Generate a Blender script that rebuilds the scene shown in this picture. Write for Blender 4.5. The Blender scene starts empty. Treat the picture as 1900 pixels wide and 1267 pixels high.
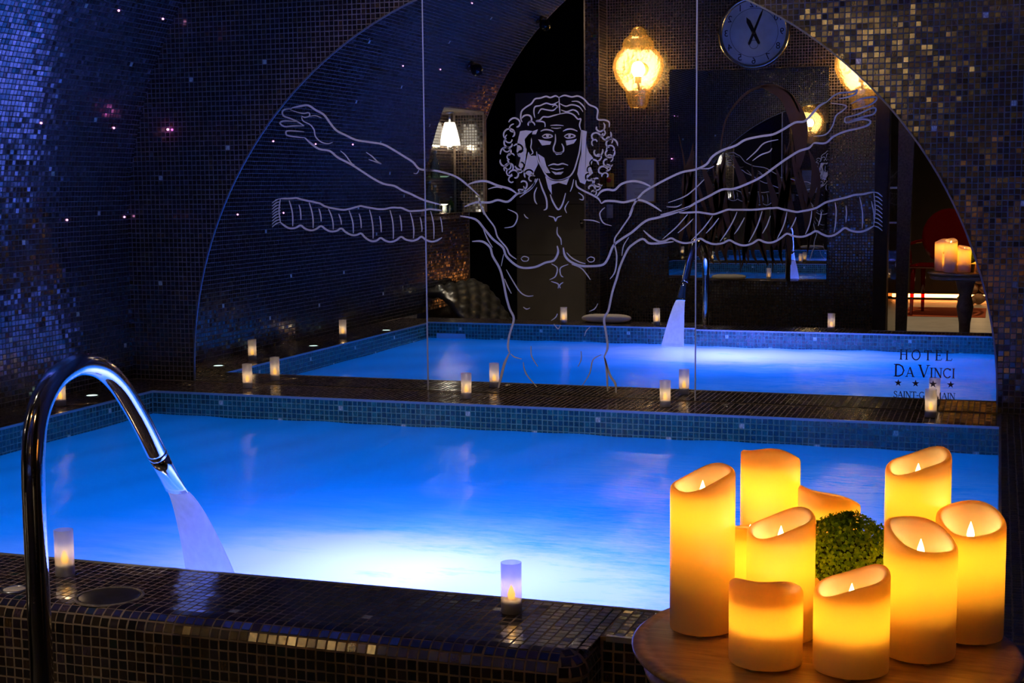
import bpy, bmesh, math, random
import numpy as np
from mathutils import Vector, Matrix

sc = bpy.context.scene
COL = sc.collection
rng = np.random.default_rng(11)
random.seed(11)
PI = math.pi

# ------------------------------------------------------------------ camera, world, exposure
EYE = Vector((0.0, 0.0, 0.857))
F_PX = 2664.5
YAW, PITCH, ROLL = 0.32688, 0.10759, -0.008717
_cy, _sy, _cp, _sp = math.cos(YAW), math.sin(YAW), math.cos(PITCH), math.sin(PITCH)
FWD = Vector((-_sy * _cp, _cy * _cp, -_sp))
_r0 = Vector((_cy, _sy, 0)); _u0 = _r0.cross(FWD)
RGT = _r0 * math.cos(ROLL) + _u0 * math.sin(ROLL)
UPV = -_r0 * math.sin(ROLL) + _u0 * math.cos(ROLL)
cam = bpy.data.cameras.new('camera'); cam_ob = bpy.data.objects.new('camera', cam); COL.objects.link(cam_ob)
cam.sensor_width = 36.0; cam.lens = F_PX / 1900 * 36.0; cam.clip_start = 0.05; cam.clip_end = 60
cam_ob.matrix_world = Matrix(((RGT.x, UPV.x, -FWD.x, EYE.x), (RGT.y, UPV.y, -FWD.y, EYE.y), (RGT.z, UPV.z, -FWD.z, EYE.z), (0, 0, 0, 1)))
sc.camera = cam_ob

w = bpy.data.worlds.new('world'); sc.world = w; w.use_nodes = True
w.node_tree.nodes['Background'].inputs[0].default_value = (0.004, 0.005, 0.012, 1)
w.node_tree.nodes['Background'].inputs[1].default_value = 0.3
sc.view_settings.view_transform = 'Standard'; sc.view_settings.look = 'None'
sc.view_settings.gamma = 1.0; sc.view_settings.use_curve_mapping = False
sc.view_settings.exposure = 0.0
sc.cycles.use_denoising = True
sc.cycles.sample_clamp_indirect = 60.0
sc.cycles.max_bounces = 10; sc.cycles.transparent_max_bounces = 12

def light(name, kind, loc, energy, color, size=0.05, rot=None, parent=None, size_y=None, spread=None, spot=None):
    d = bpy.data.lights.new(name, kind); d.energy = energy; d.color = color
    if kind == 'AREA':
        d.size = size
        if size_y: d.shape = 'RECTANGLE'; d.size_y = size_y
        if spread: d.spread = spread
    else:
        d.shadow_soft_size = size
    if spot: d.spot_size = spot; d.spot_blend = 0.6
    o = bpy.data.objects.new(name, d); COL.objects.link(o); o.location = loc
    if rot: o.rotation_euler = rot
    if parent: o.parent = parent
    return o

# room dimensions (metres); z = 0 is the top of the pool coping
P = 0.0213                                   # mosaic pitch
XL, XR, YF, YB, YM = -3.412, 0.019, 2.770, 5.269, 5.581
VX, VZ, VR = -1.69, 0.58, 2.03               # vault: centre line, springing height, radius
WALL_X = VX - VR
VAULT_END = 1.15
FLOOR = -0.42
WATER = -0.098
END_Y = 0.38                                 # the wall with the lamps
AX, AZ, AR = -1.692, 0.032, 1.702            # arched mirror
COPE_W, COPE_N = 2.437, 2.580                # outer edges of wide and narrow front coping
COPE_END = -0.70

# lamps under the water (in the pool walls and floor)
POOL_BLUE = (0.03, 0.235, 0.62)
light('underwater_lamp', 'POINT', (-1.42, 3.22, -0.50), 54, (0.18, 0.185, 1.0), 0.10)
light('underwater_lamp', 'POINT', (-0.95, 3.25, -0.55), 24, (0.17, 0.185, 1.0), 0.12)
for _x, _y, _e in ((-2.9, 4.6, 6.0), (-2.9, 3.3, 9.5), (-0.45, 4.6, 6.0), (-0.45, 3.2, 8.5), (-1.7, 4.75, 5.5), (-1.7, 3.9, 3.5)):
    light('underwater_lamp', 'POINT', (_x, _y, -0.85), _e, POOL_BLUE, 0.20)

# added warm spot under the vault crown, unseen above the frame, brightening the mirror wall
_q = Vector((-1.35, 3.70, 2.50)); light('added_mirror_wash', 'SPOT', _q, 55, (1.0, .78, .56), .05, (Vector((-1.75, YM, .80)) - _q).to_track_quat('-Z', 'Y').to_euler(), spot=math.radians(62))

_q = Vector((-2.15, 3.15, 2.45)); light('added_jet_wash', 'SPOT', _q, 120, (.74, .78, 1.0), .03, (Vector((-1.78, 2.92, .03)) - _q).to_track_quat('-Z', 'Y').to_euler(), spot=math.radians(11))  # added spot, out of sight, that whitens the falling water

# ------------------------------------------------------------------ helpers
def tag(o, label=None, cat=None, group=None, kind=None):
    if label: o['label'] = label
    if cat: o['category'] = cat
    if group: o['group'] = group
    if kind: o['kind'] = kind
    return o

def empty(name, loc=(0, 0, 0), rz=0.0):
    o = bpy.data.objects.new(name, None); COL.objects.link(o)
    o.location = loc; o.rotation_euler = (0, 0, rz); o.empty_display_size = 0.05
    return o

def mesh_from(name, verts, faces, mat=None, smooth=False):
    me = bpy.data.meshes.new(name); me.from_pydata([tuple(v) for v in verts], [], [tuple(f) for f in faces])
    if mat: me.materials.append(mat)
    if smooth: me.polygons.foreach_set('use_smooth', [True] * len(me.polygons))
    me.update(); return me

def link(name, me, parent=None, loc=None):
    o = bpy.data.objects.new(name, me); COL.objects.link(o)
    if parent: o.parent = parent
    if loc: o.location = loc
    return o

class MB:
    def __init__(s): s.v = []; s.f = []
    def add(s, v, f):
        n = len(s.v); s.v += [tuple(q) for q in v]; s.f += [tuple(i + n for i in q) for q in f]; return s
    def box(s, x0, x1, y0, y1, z0, z1):
        v = [(x, y, z) for x in (x0, x1) for y in (y0, y1) for z in (z0, z1)]
        return s.add(v, [(0, 1, 3, 2), (4, 6, 7, 5), (0, 4, 5, 1), (2, 3, 7, 6), (0, 2, 6, 4), (1, 5, 7, 3)])
    def bbox(s, x0, x1, y0, y1, z0, z1, b=0.004, seg=2):
        bm = bmesh.new(); bmesh.ops.create_cube(bm, size=1)
        for q in bm.verts:
            q.co = Vector(((x0 + x1) / 2 + q.co.x * (x1 - x0), (y0 + y1) / 2 + q.co.y * (y1 - y0), (z0 + z1) / 2 + q.co.z * (z1 - z0)))
        bmesh.ops.bevel(bm, geom=bm.edges[:], offset=b, segments=seg, affect='EDGES', profile=0.5)
        bm.verts.ensure_lookup_table()
        s.add([q.co[:] for q in bm.verts], [[q.index for q in f.verts] for f in bm.faces]); bm.free(); return s
    def lathe(s, prof, n=32, c=(0, 0, 0), sy=1.0, axis='z', cap=True):
        v = []; f = []
        for r, z in prof:
            for k in range(n):
                a = 2 * PI * k / n; p = (r * math.cos(a), r * math.sin(a) * sy, z)
                if axis == 'y': p = (p[0], p[2], p[1])
                v.append((c[0] + p[0], c[1] + p[1], c[2] + p[2]))
        m = len(prof)
        for i in range(m - 1):
            for k in range(n):
                f.append((i * n + k, i * n + (k + 1) % n, (i + 1) * n + (k + 1) % n, (i + 1) * n + k))
        if cap and prof[0][0] > 1e-6: f.append(tuple(range(n - 1, -1, -1)))
        if cap and prof[-1][0] > 1e-6: f.append(tuple((m - 1) * n + k for k in range(n)))
        return s.add(v, f)
    def tube(s, pts, rad, n=16, cap=True):
        pts = [Vector(q) for q in pts]; m = len(pts)
        rad = rad if hasattr(rad, '__len__') else [rad] * m
        v = []; f = []; prev = None
        for i, q in enumerate(pts):
            t = (pts[min(i + 1, m - 1)] - pts[max(i - 1, 0)]).normalized()
            if prev is None:
                a = Vector((1, 0, 0)) if abs(t.x) < 0.9 else Vector((0, 1, 0))
            else: a = prev
            e1 = (a - t * a.dot(t)).normalized(); e2 = t.cross(e1); prev = e1
            ra, rb = rad[i] if hasattr(rad[i], '__len__') else (rad[i], rad[i])
            for k in range(n):
                g = 2 * PI * k / n; v.append(q + e1 * (ra * math.cos(g)) + e2 * (rb * math.sin(g)))
        for i in range(m - 1):
            for k in range(n):
                f.append((i * n + k, i * n + (k + 1) % n, (i + 1) * n + (k + 1) % n, (i + 1) * n + k))
        if cap: f.append(tuple(range(n - 1, -1, -1))); f.append(tuple((m - 1) * n + k for k in range(n)))
        return s.add(v, f)
    def ball(s, c, r, seg=16, ring=10, sc_=(1, 1, 1)):
        prof = [(max(r * math.sin(PI * i / ring), 0), -r * math.cos(PI * i / ring)) for i in range(ring + 1)]
        v0 = len(s.v); s.lathe([(max(a, 1e-7), b) for a, b in prof], seg)
        for i in range(v0, len(s.v)):
            q = s.v[i]; s.v[i] = (c[0] + q[0] * sc_[0], c[1] + q[1] * sc_[1], c[2] + q[2] * sc_[2])
        return s
    def build(s, name, mat, parent=None, smooth=False, loc=None, auto=None):
        me = mesh_from(name, s.v, s.f, mat, smooth)
        o = link(name, me, parent, loc)
        if auto and smooth:
            try: me.set_sharp_from_angle(angle=auto)
            except Exception: pass
        return o

def smooth_line(pts, sub=5):
    p = [Vector((a, b, 0)) for a, b in pts]; out = []
    for i in range(len(p) - 1):
        a = p[max(i - 1, 0)]; b = p[i]; c = p[i + 1]; d = p[min(i + 2, len(p) - 1)]
        for k in range(sub):
            t = k / sub
            out.append(0.5 * ((2 * b) + (c - a) * t + (2 * a - 5 * b + 4 * c - d) * t * t + (3 * b - a - 3 * c + d) * t ** 3))
    out.append(p[-1]); return [(q.x, q.y) for q in out]

def ribbon(mb, pts, hw, y0, y1, taper=True):
    """a flat band along a line in the x-z plane, between depths y0 (back) and y1 (front)"""
    n = len(pts); L = []; R = []
    for i, (x, z) in enumerate(pts):
        ax, az = pts[max(i - 1, 0)]; bx, bz = pts[min(i + 1, n - 1)]
        dx, dz = bx - ax, bz - az; l = math.hypot(dx, dz) or 1e-9
        k = hw * (min(1.0, 0.45 + 0.55 * min(i, n - 1 - i) / 4) if taper else 1.0)
        L.append((x - dz / l * k, z + dx / l * k)); R.append((x + dz / l * k, z - dx / l * k))
    v = [(a, y1, b) for a, b in L] + [(a, y1, b) for a, b in R] + [(a, y0, b) for a, b in L] + [(a, y0, b) for a, b in R]
    f = []
    for i in range(n - 1):
        f += [(i, i + 1, n + i + 1, n + i), (i + 1, i, 2 * n + i, 2 * n + i + 1), (n + i, n + i + 1, 3 * n + i + 1, 3 * n + i)]
    f += [(0, n, 3 * n, 2 * n), (n - 1, 3 * n - 1, 4 * n - 1, 2 * n - 1)]
    mb.add(v, f)

def plate(mb, pts, y0, y1):
    n = len(pts); bm = bmesh.new()
    vs = [bm.verts.new((x, y1, z)) for x, z in pts]
    try:
        f = bm.faces.new(vs); bmesh.ops.triangulate(bm, faces=[f])
        bm.verts.ensure_lookup_table(); bm.verts.index_update()
        v = [q.co[:] for q in bm.verts] + [(q.co.x, y0, q.co.z) for q in bm.verts]
        ff = [[q.index for q in f.verts] for f in bm.faces]
        ff += [(i, (i + 1) % n, n + (i + 1) % n, n + i) for i in range(n)]
        mb.add(v, ff)
    finally: bm.free()

# ------------------------------------------------------------------ materials
def new_mat(name):
    m = bpy.data.materials.new(name); m.use_nodes = True
    nt = m.node_tree; nt.nodes.clear()
    out = nt.nodes.new('ShaderNodeOutputMaterial')
    return m, nt, out
def N(nt, kind, **kw):
    n = nt.nodes.new(kind)
    for k, v in kw.items():
        if k == 'inp':
            for a, b in v.items(): n.inputs[a].default_value = b
        else: setattr(n, k, v)
    return n
def L(nt, a, b): nt.links.new(a, b)

def pbr(name, col, rough=0.5, metal=0.0, noise=0.0, nscale=20.0, bump=0.0, bscale=60.0, spec=0.5, stretch=None, coat=0.0, trans=0.0, ior=1.5):
    m, nt, out = new_mat(name)
    b = N(nt, 'ShaderNodeBsdfPrincipled', inp={'Base Color': (*col, 1), 'Roughness': rough, 'Metallic': metal, 'Specular IOR Level': spec, 'Coat Weight': coat, 'Transmission Weight': trans, 'IOR': ior})
    L(nt, b.outputs[0], out.inputs[0])
    tc = N(nt, 'ShaderNodeTexCoord'); mp = N(nt, 'ShaderNodeMapping'); L(nt, tc.outputs['Object'], mp.inputs[0])
    if stretch: mp.inputs['Scale'].default_value = stretch
    if noise:
        t = N(nt, 'ShaderNodeTexNoise', inp={'Scale': nscale, 'Detail': 6.0}); L(nt, mp.outputs[0], t.inputs[0])
        r = N(nt, 'ShaderNodeMapRange', inp={'From Min': 0.3, 'From Max': 0.7, 'To Min': 1 - noise, 'To Max': 1 + noise}); L(nt, t.outputs[0], r.inputs[0])
        x = N(nt, 'ShaderNodeVectorMath', operation='SCALE'); x.inputs[0].default_value = col; L(nt, r.outputs[0], x.inputs['Scale'])
        L(nt, x.outputs[0], b.inputs['Base Color'])
    if bump:
        t = N(nt, 'ShaderNodeTexNoise', inp={'Scale': bscale, 'Detail': 4.0}); L(nt, mp.outputs[0], t.inputs[0])
        k = N(nt, 'ShaderNodeBump', inp={'Strength': bump, 'Distance': 0.01}); L(nt, t.outputs[0], k.inputs['Height']); L(nt, k.outputs[0], b.inputs['Normal'])
    return m

def emit(name, col, strength):
    m, nt, out = new_mat(name)
    e = N(nt, 'ShaderNodeEmission', inp={'Color': (*col, 1), 'Strength': strength}); L(nt, e.outputs[0], out.inputs[0]); return m

def tile_mat(name, single, metal=0.0, rough=0.17):
    """glass mosaic: each piece's own tint, smoky streaks, uneven fired face"""
    m, nt, out = new_mat(name)
    b = N(nt, 'ShaderNodeBsdfPrincipled', inp={'Metallic': metal, 'Roughness': rough, 'Specular IOR Level': 1.0, 'IOR': 1.75})
    L(nt, b.outputs[0], out.inputs[0])
    if single: c = N(nt, 'ShaderNodeObjectInfo').outputs['Color']
    else: c = N(nt, 'ShaderNodeAttribute', attribute_name='tint').outputs['Color']
    g = N(nt, 'ShaderNodeNewGeometry')
    mp = N(nt, 'ShaderNodeMapping', inp={'Scale': (1, 1, 0.25)}); L(nt, g.outputs['Position'], mp.inputs[0])
    t = N(nt, 'ShaderNodeTexNoise', inp={'Scale': 330.0, 'Detail': 3.0}); L(nt, mp.outputs[0], t.inputs[0])
    r = N(nt, 'ShaderNodeMapRange', inp={'From Min': 0.32, 'From Max': 0.7, 'To Min': 0.45, 'To Max': 1.6}); L(nt, t.outputs[0], r.inputs[0])
    x = N(nt, 'ShaderNodeVectorMath', operation='SCALE'); L(nt, c, x.inputs[0]); L(nt, r.outputs[0], x.inputs['Scale']); L(nt, x.outputs[0], b.inputs['Base Color'])
    t2 = N(nt, 'ShaderNodeTexNoise', inp={'Scale': 120.0, 'Detail': 2.0}); L(nt, g.outputs['Position'], t2.inputs[0])
    k = N(nt, 'ShaderNodeBump', inp={'Strength': 0.10, 'Distance': 0.0015}); L(nt, t2.outputs[0], k.inputs['Height']); L(nt, k.outputs[0], b.inputs['Normal'])
    return m

M_TILE = tile_mat('mosaic_glass', False); M_TILE1 = tile_mat('mosaic_glass_piece', True)
M_GROUT = pbr('grout', (0.21, 0.19, 0.20), 0.85, noise=0.25, nscale=40)
M_GROUT_D = pbr('coping_grout', (0.27, 0.20, 0.15), 0.8, noise=0.3, nscale=40)
M_GROUT_P = pbr('pool_grout', (0.20, 0.46, 0.40), 0.8, noise=0.2, nscale=40)
M_BLACK = pbr('black_lacquer', (0.006, 0.006, 0.010), 0.22, noise=0.3, nscale=3)
M_DARK = pbr('dark_paint', (0.012, 0.010, 0.010), 0.6, noise=0.3, nscale=4)
M_CHROME = pbr('polished_steel', (0.78, 0.77, 0.76), 0.07, 1.0, bump=0.02, bscale=90)
M_STEEL = pbr('steel_trim', (0.55, 0.57, 0.62), 0.28, 1.0)
M_ETCH = pbr('etched_glass', (0.74, 0.68, 0.62), 0.9, spec=0.1)
M_LETTER = pbr('etched_lettering', (0.10, 0.09, 0.12), 0.8, spec=0.1)

def thin_glass(name, tint, refl=.10, rough=.04):
    m, nt, out = new_mat(name)
    q = N(nt, 'ShaderNodeBsdfTransparent', inp={'Color': (*tint, 1)}); g = N(nt, 'ShaderNodeBsdfGlossy', inp={'Roughness': rough}); d = N(nt, 'ShaderNodeBsdfDiffuse', inp={'Color': (*tint, 1)})
    lw = N(nt, 'ShaderNodeLayerWeight', inp={'Blend': .35}); a = N(nt, 'ShaderNodeMixShader', inp={0: .12}); L(nt, q.outputs[0], a.inputs[1]); L(nt, d.outputs[0], a.inputs[2])
    x = N(nt, 'ShaderNodeMixShader'); L(nt, lw.outputs['Fresnel'], x.inputs[0]); L(nt, a.outputs[0], x.inputs[1]); L(nt, g.outputs[0], x.inputs[2]); L(nt, x.outputs[0], out.inputs[0]); return m

# ------------------------------------------------------------------ mosaic
A_, B_, T_ = 0.0099, 0.0010, 0.0013
TV = np.array([(-A_, -A_, -.001), (A_, -A_, -.001), (A_, A_, -.001), (-A_, A_, -.001),
               (-A_ + B_, -A_ + B_, T_), (A_ - B_, -A_ + B_, T_), (A_ - B_, A_ - B_, T_), (-A_ + B_, A_ - B_, T_)])
TF = np.array([(4, 5, 6, 7), (0, 1, 5, 4), (1, 2, 6, 5), (2, 3, 7, 6), (3, 0, 4, 7)])
ONE_TILE = mesh_from('tile', TV, TF, M_TILE1)

PAL_BROWN = [((.010, .007, .010), 5), ((.022, .011, .010), 4), ((.040, .020, .012), 3), ((.026, .016, .028), 3), ((.075, .042, .018), 1.6), ((.012, .030, .024), .5), ((.05, .03, .05), .8)]
PAL_NIGHT = [((.010, .010, .018), 5), ((.016, .014, .026), 4), ((.026, .018, .022), 2), ((.040, .026, .018), 1), ((.012, .022, .030), 1)]
PAL_POOL = [((.010, .10, .10), 4), ((.012, .14, .13), 3), ((.006, .06, .07), 3), ((.02, .18, .15), 1.2), ((.012, .08, .06), 1)]
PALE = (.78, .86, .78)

def tints(n, pal):
    c = np.array([q[0] for q in pal]); p = np.array([q[1] for q in pal], float); p /= p.sum()
    return c[rng.choice(len(pal), n, p=p)] * rng.uniform(.7, 1.35, (n, 1))

def mosaic(parent, pos, U, V, Nn, pal, whites=(), n_single=0, wob=0.02, rate=0.0, skip=None):
    """one glass piece at every pos with in-plane axes U, V and normal Nn"""
    n = len(pos); U = np.broadcast_to(U, (n, 3)).astype(float); V = np.broadcast_to(V, (n, 3)).astype(float); Nn = np.broadcast_to(Nn, (n, 3)).astype(float)
    a = rng.normal(0, wob, (n, 1)); b = rng.normal(0, wob, (n, 1)); s = rng.uniform(.93, 1.0, (n, 1))
    U2 = U + Nn * a; V2 = V + Nn * b; N2 = Nn - U * a - V * b
    pos = pos + U * rng.normal(0, .00035, (n, 1)) + V * rng.normal(0, .00035, (n, 1))
    col = tints(n, pal)
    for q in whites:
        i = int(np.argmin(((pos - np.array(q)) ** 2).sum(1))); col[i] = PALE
    if rate: k = rng.random(n) < rate; col[k] = np.array(PALE) * .8
    single = np.zeros(n, bool)
    if n_single:
        d = pos - np.array(EYE); dep = d @ np.array(FWD)
        px = 950 + F_PX * (d @ np.array(RGT)) / dep; py = 633.5 - F_PX * (d @ np.array(UPV)) / dep
        area = np.abs((N2 * d).sum(1)) / np.maximum(dep, .1) ** 3
        ok = (dep > .1) & (px > 0) & (px < 1900) & (py > 0) & (py < 1267)
        if skip is not None: ok &= ~skip(px, py)
        area[~ok] = -1
        top = np.argsort(-area)[:n_single]; single[top[area[top] > 0]] = True
    for i in np.nonzero(single)[0]:
        o = bpy.data.objects.new('tile', ONE_TILE); COL.objects.link(o); o.parent = parent
        u, v, nn = U2[i] * s[i], V2[i] * s[i], N2[i]
        o.matrix_local = Matrix(((u[0], v[0], nn[0], pos[i][0]), (u[1], v[1], nn[1], pos[i][1]), (u[2], v[2], nn[2], pos[i][2]), (0, 0, 0, 1)))
        o.color = (*col[i], 1)
    r = ~single; m = int(r.sum())
    if not m: return
    W = pos[r][:, None, :] + (U2[r] * s[r])[:, None, :] * TV[None, :, :1] + (V2[r] * s[r])[:, None, :] * TV[None, :, 1:2] + N2[r][:, None, :] * TV[None, :, 2:]
    F = (TF[None] + (np.arange(m) * 8)[:, None, None]).reshape(-1)
    me = bpy.data.meshes.new('mosaic_tiles'); me.vertices.add(m * 8); me.vertices.foreach_set('co', W.reshape(-1).astype(np.float32))
    me.loops.add(m * 20); me.loops.foreach_set('vertex_index', F.astype(np.int32))
    me.polygons.add(m * 5); me.polygons.foreach_set('loop_start', np.arange(0, m * 20, 4, dtype=np.int32))
    at = me.attributes.new('tint', 'FLOAT_COLOR', 'POINT')
    at.data.foreach_set('color', np.repeat(np.c_[col[r], np.ones(m)], 8, axis=0).reshape(-1).astype(np.float32))
    me.polygons.foreach_set('use_smooth', np.zeros(m * 5, bool)); me.materials.append(M_TILE); me.update(calc_edges=True)
    o = link('mosaic_tiles', me, parent); o['kind'] = 'stuff'

def grid(o, u, v, nu, nv):
    """centres of nu x nv pieces on a plane from corner o along u and v"""
    i, j = np.meshgrid(np.arange(nu) + .5, np.arange(nv) + .5, indexing='ij')
    return np.array(o) + i.reshape(-1, 1) * P * np.array(u) + j.reshape(-1, 1) * P * np.array(v)
# ------------------------------------------------------------------ the room shell
def structure(name, mb, mat, label=None, smooth=False):
    o = mb.build(name, mat, smooth=smooth); tag(o, label, None, None, 'structure'); return o

# back wall (around the arched mirror)
wall_back = structure('wall_back', MB().box(-3.95, 0.9, YM + .0105, YM + .25, -0.6, 2.75), M_GROUT, 'dark mosaic wall around the arched mirror')
pos = grid((WALL_X, YM + .011, 0.002), (1, 0, 0), (0, 0, 1), int(4.2 / P), int(2.62 / P))
dx, dz = pos[:, 0] - AX, pos[:, 2] - AZ
keep = ~(((np.hypot(dx, dz) < AR - .012) & (dz > 0)) | ((dz <= 0) & (np.abs(dx) < AR - .012)))
vault_in = (np.hypot(pos[:, 0] - VX, pos[:, 2] - VZ) < VR + .01) | (pos[:, 2] < VZ)
pos = pos[keep & vault_in]
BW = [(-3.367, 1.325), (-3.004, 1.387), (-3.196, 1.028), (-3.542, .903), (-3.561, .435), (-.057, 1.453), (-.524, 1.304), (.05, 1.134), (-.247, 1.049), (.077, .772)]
mosaic(wall_back, pos, (1, 0, 0), (0, 0, 1), (0, -1, 0), PAL_BROWN, [(x, YM + .011, z) for x, z in BW], 300, .024)

# left half of the vault: upright to the springing, then the curve; a niche is cut into it
NY0, NY1, NZ0, NZ1 = 1.25, 2.05, 0.66, 1.38
def vault_pt(s, off=0.0):
    """point (x, z), tangent, inward normal at arc length s from z = 0 on the left side"""
    if s < VZ: return (WALL_X + off, s), (0, 1), (1, 0)
    a = PI - (s - VZ) / VR; c, d = math.cos(a), math.sin(a)
    return (VX + (VR - off) * c, VZ + (VR - off) * d), (d, -c), (-c, -d)
S_APEX = VZ + VR * PI / 2
def s_of_z(z): return z if z < VZ else VZ + VR * math.asin((z - VZ) / VR)
ss = sorted(set([-1.0, 0, VZ, NZ0, s_of_z(NZ1)] + list(np.linspace(VZ, S_APEX, 100)) + [s_of_z(NZ1) - .05]))
ys = sorted([VAULT_END, NY0, NY1, 3.0, 4.3, YM + .02])
sv = []; sf = []
for y in ys:
    for s in ss:
        (x, z), _, _ = vault_pt(s); sv.append((x, y, max(z, FLOOR)))
ns = len(ss)
for i in range(len(ys) - 1):
    for j in range(ns - 1):
        ym = (ys[i] + ys[i + 1]) / 2; sm = (ss[j] + ss[j + 1]) / 2
        if NY0 < ym < NY1 and NZ0 < sm < s_of_z(NZ1): continue
        sf.append((i * ns + j, i * ns + j + 1, (i + 1) * ns + j + 1, (i + 1) * ns + j))
wall_left = link('wall_left', mesh_from('wall_left', sv, sf, M_GROUT))
tag(wall_left, 'dark mosaic side wall curving up into a barrel vault', None, None, 'structure')
nr = int(S_APEX / P); nc = int((YM - VAULT_END) / P)
ps, tu, tn = [], [], []
for k in range(nr):
    (x, z), t, nn = vault_pt((k + .5) * P, .0); ps.append((x, z)); tu.append(t); tn.append(nn)
ps, tu, tn = np.array(ps), np.array(tu), np.array(tn)
yy = YM + .01 - (np.arange(nc) + .5) * P
K, Y = np.meshgrid(np.arange(nr), yy, indexing='ij'); K = K.reshape(-1); Y = Y.reshape(-1)
pos = np.c_[ps[K, 0], Y, ps[K, 1]]; V = np.c_[tu[K, 0], np.zeros(len(K)), tu[K, 1]]; Nn = np.c_[tn[K, 0], np.zeros(len(K)), tn[K, 1]]
sk = (K + .5) * P
ok = ~((Y > NY0 - .008) & (Y < NY1 + .008) & (sk > NZ0 - .008) & (sk < s_of_z(NZ1) + .008))
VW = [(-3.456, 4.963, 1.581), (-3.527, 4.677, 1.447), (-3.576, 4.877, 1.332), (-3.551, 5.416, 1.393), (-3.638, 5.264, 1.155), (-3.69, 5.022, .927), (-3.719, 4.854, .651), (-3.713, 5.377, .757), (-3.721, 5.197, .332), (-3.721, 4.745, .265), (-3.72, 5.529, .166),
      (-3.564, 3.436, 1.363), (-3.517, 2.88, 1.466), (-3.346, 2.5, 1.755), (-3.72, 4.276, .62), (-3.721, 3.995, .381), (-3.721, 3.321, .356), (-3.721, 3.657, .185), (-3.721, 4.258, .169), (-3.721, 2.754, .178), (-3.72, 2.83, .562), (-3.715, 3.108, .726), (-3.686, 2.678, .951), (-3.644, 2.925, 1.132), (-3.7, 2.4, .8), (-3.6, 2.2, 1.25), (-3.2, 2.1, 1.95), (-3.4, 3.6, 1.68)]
mosaic(wall_left, pos[ok], (0, 1, 0), V[ok], Nn[ok], PAL_NIGHT, VW, 120, .028)

# right half of the vault, over the viewer's right; mosaic as a material, it is never seen close
def brick_mat(name, tint, grout):
    m, nt, out = new_mat(name)
    b = N(nt, 'ShaderNodeBsdfPrincipled', inp={'Roughness': .25}); L(nt, b.outputs[0], out.inputs[0])
    uv = N(nt, 'ShaderNodeUVMap'); br = N(nt, 'ShaderNodeTexBrick', offset=0.0, inp={'Color1': (*tint, 1), 'Color2': (*[c * 2.2 for c in tint], 1), 'Mortar': (*grout, 1), 'Scale': 1.0, 'Mortar Size': .0014, 'Brick Width': P, 'Row Height': P})
    L(nt, uv.outputs[0], br.inputs[0]); L(nt, br.outputs[0], b.inputs['Base Color']); return m
M_BRICK = brick_mat('mosaic_far', (.014, .010, .014), (.22, .21, .23))
def uv_sheet(name, pts, lens, y0, y1, mat):
    v = [(x, y, z) for y in (y0, y1) for x, z in pts]; n = len(pts)
    me = mesh_from(name, v, [(i + 1, i, n + i, n + i + 1) for i in range(n - 1)], mat)
    ul = me.uv_layers.new(name='UVMap')
    for lp in me.loops:
        q = lp.vertex_index; ul.data[lp.index].uv = (lens[q % n], y0 if q < n else y1)
    return link(name, me)
pr = [(VX + VR * math.cos(a), VZ + VR * math.sin(a)) for a in np.linspace(PI / 2, 0, 30)] + [(VX + VR, FLOOR)]
ln = [VR * (PI / 2 - a) for a in np.linspace(PI / 2, 0, 30)] + [VR * PI / 2 + 1.0]
ceil_r = uv_sheet('ceiling', pr, ln, VAULT_END, YM + .02, M_BRICK); tag(ceil_r, 'mosaic vault overhead', None, None, 'structure')

# floor, and the dark rooms beyond the vault
M_FLOOR = pbr('pale_stone_floor', (.62, .55, .45), .45, noise=.12, nscale=6)
structure('floor', MB().box(-4.6, 2.6, END_Y, 2.43, FLOOR - .1, FLOOR), pbr('dark_pool_floor', (.020, .016, .014), .4, noise=.3, nscale=30), 'dark floor beside the pool')  # unseen; kept dark to cut its reflection in the coping face
structure('floor', MB().box(-4.6, 2.6, -5.4, END_Y, FLOOR - .1, FLOOR), M_FLOOR, 'pale stone floor of the lounge behind the pool')
structure('ceiling', MB().box(-4.6, 2.6, -5.4, VAULT_END, 2.72, 2.85), M_DARK, 'dark flat ceiling beyond the vault')
structure('wall_rear', MB().box(-2.85, 2.6, -5.4, -5.25, FLOOR, 2.75), M_DARK, 'dark rear wall of the lounge')
structure('wall_right', MB().box(2.5, 2.6, -5.4, VAULT_END, FLOOR, 2.75), M_DARK, 'dark side wall of the lounge')
structure('wall_recess', MB().box(-4.6, -2.85, -.95, -.83, FLOOR, 2.75).box(-4.6, -4.45, -.95, VAULT_END, FLOOR, 2.75), M_BLACK, 'black lacquered recess with a grey door')
structure('wall_side', MB().box(-2.95, -2.85, -5.3, -.83, FLOOR, 2.75).box(.34, 2.6, VAULT_END - .1, VAULT_END, FLOOR, 2.75), M_DARK, 'dark partition closing the lounge')
# end ring of the vault
rv = []; rf = []
aa = np.linspace(PI, 0, 40)
for r_ in (VR, 3.4):
    for a in aa: rv.append((VX + r_ * math.cos(a), VAULT_END - .002, VZ + r_ * math.sin(a)))
rf = [(i, i + 1, 40 + i + 1, 40 + i) for i in range(39)]
n0 = len(rv); rv += [(WALL_X, VAULT_END - .002, FLOOR), (WALL_X, VAULT_END - .002, VZ), (-4.6, VAULT_END - .002, VZ), (-4.6, VAULT_END - .002, FLOOR)]
rf.append((n0, n0 + 1, n0 + 2, n0 + 3))
tag(link('wall_arch', mesh_from('wall_arch', rv, rf, M_BLACK)), 'black end face of the vault', None, None, 'structure')

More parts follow.
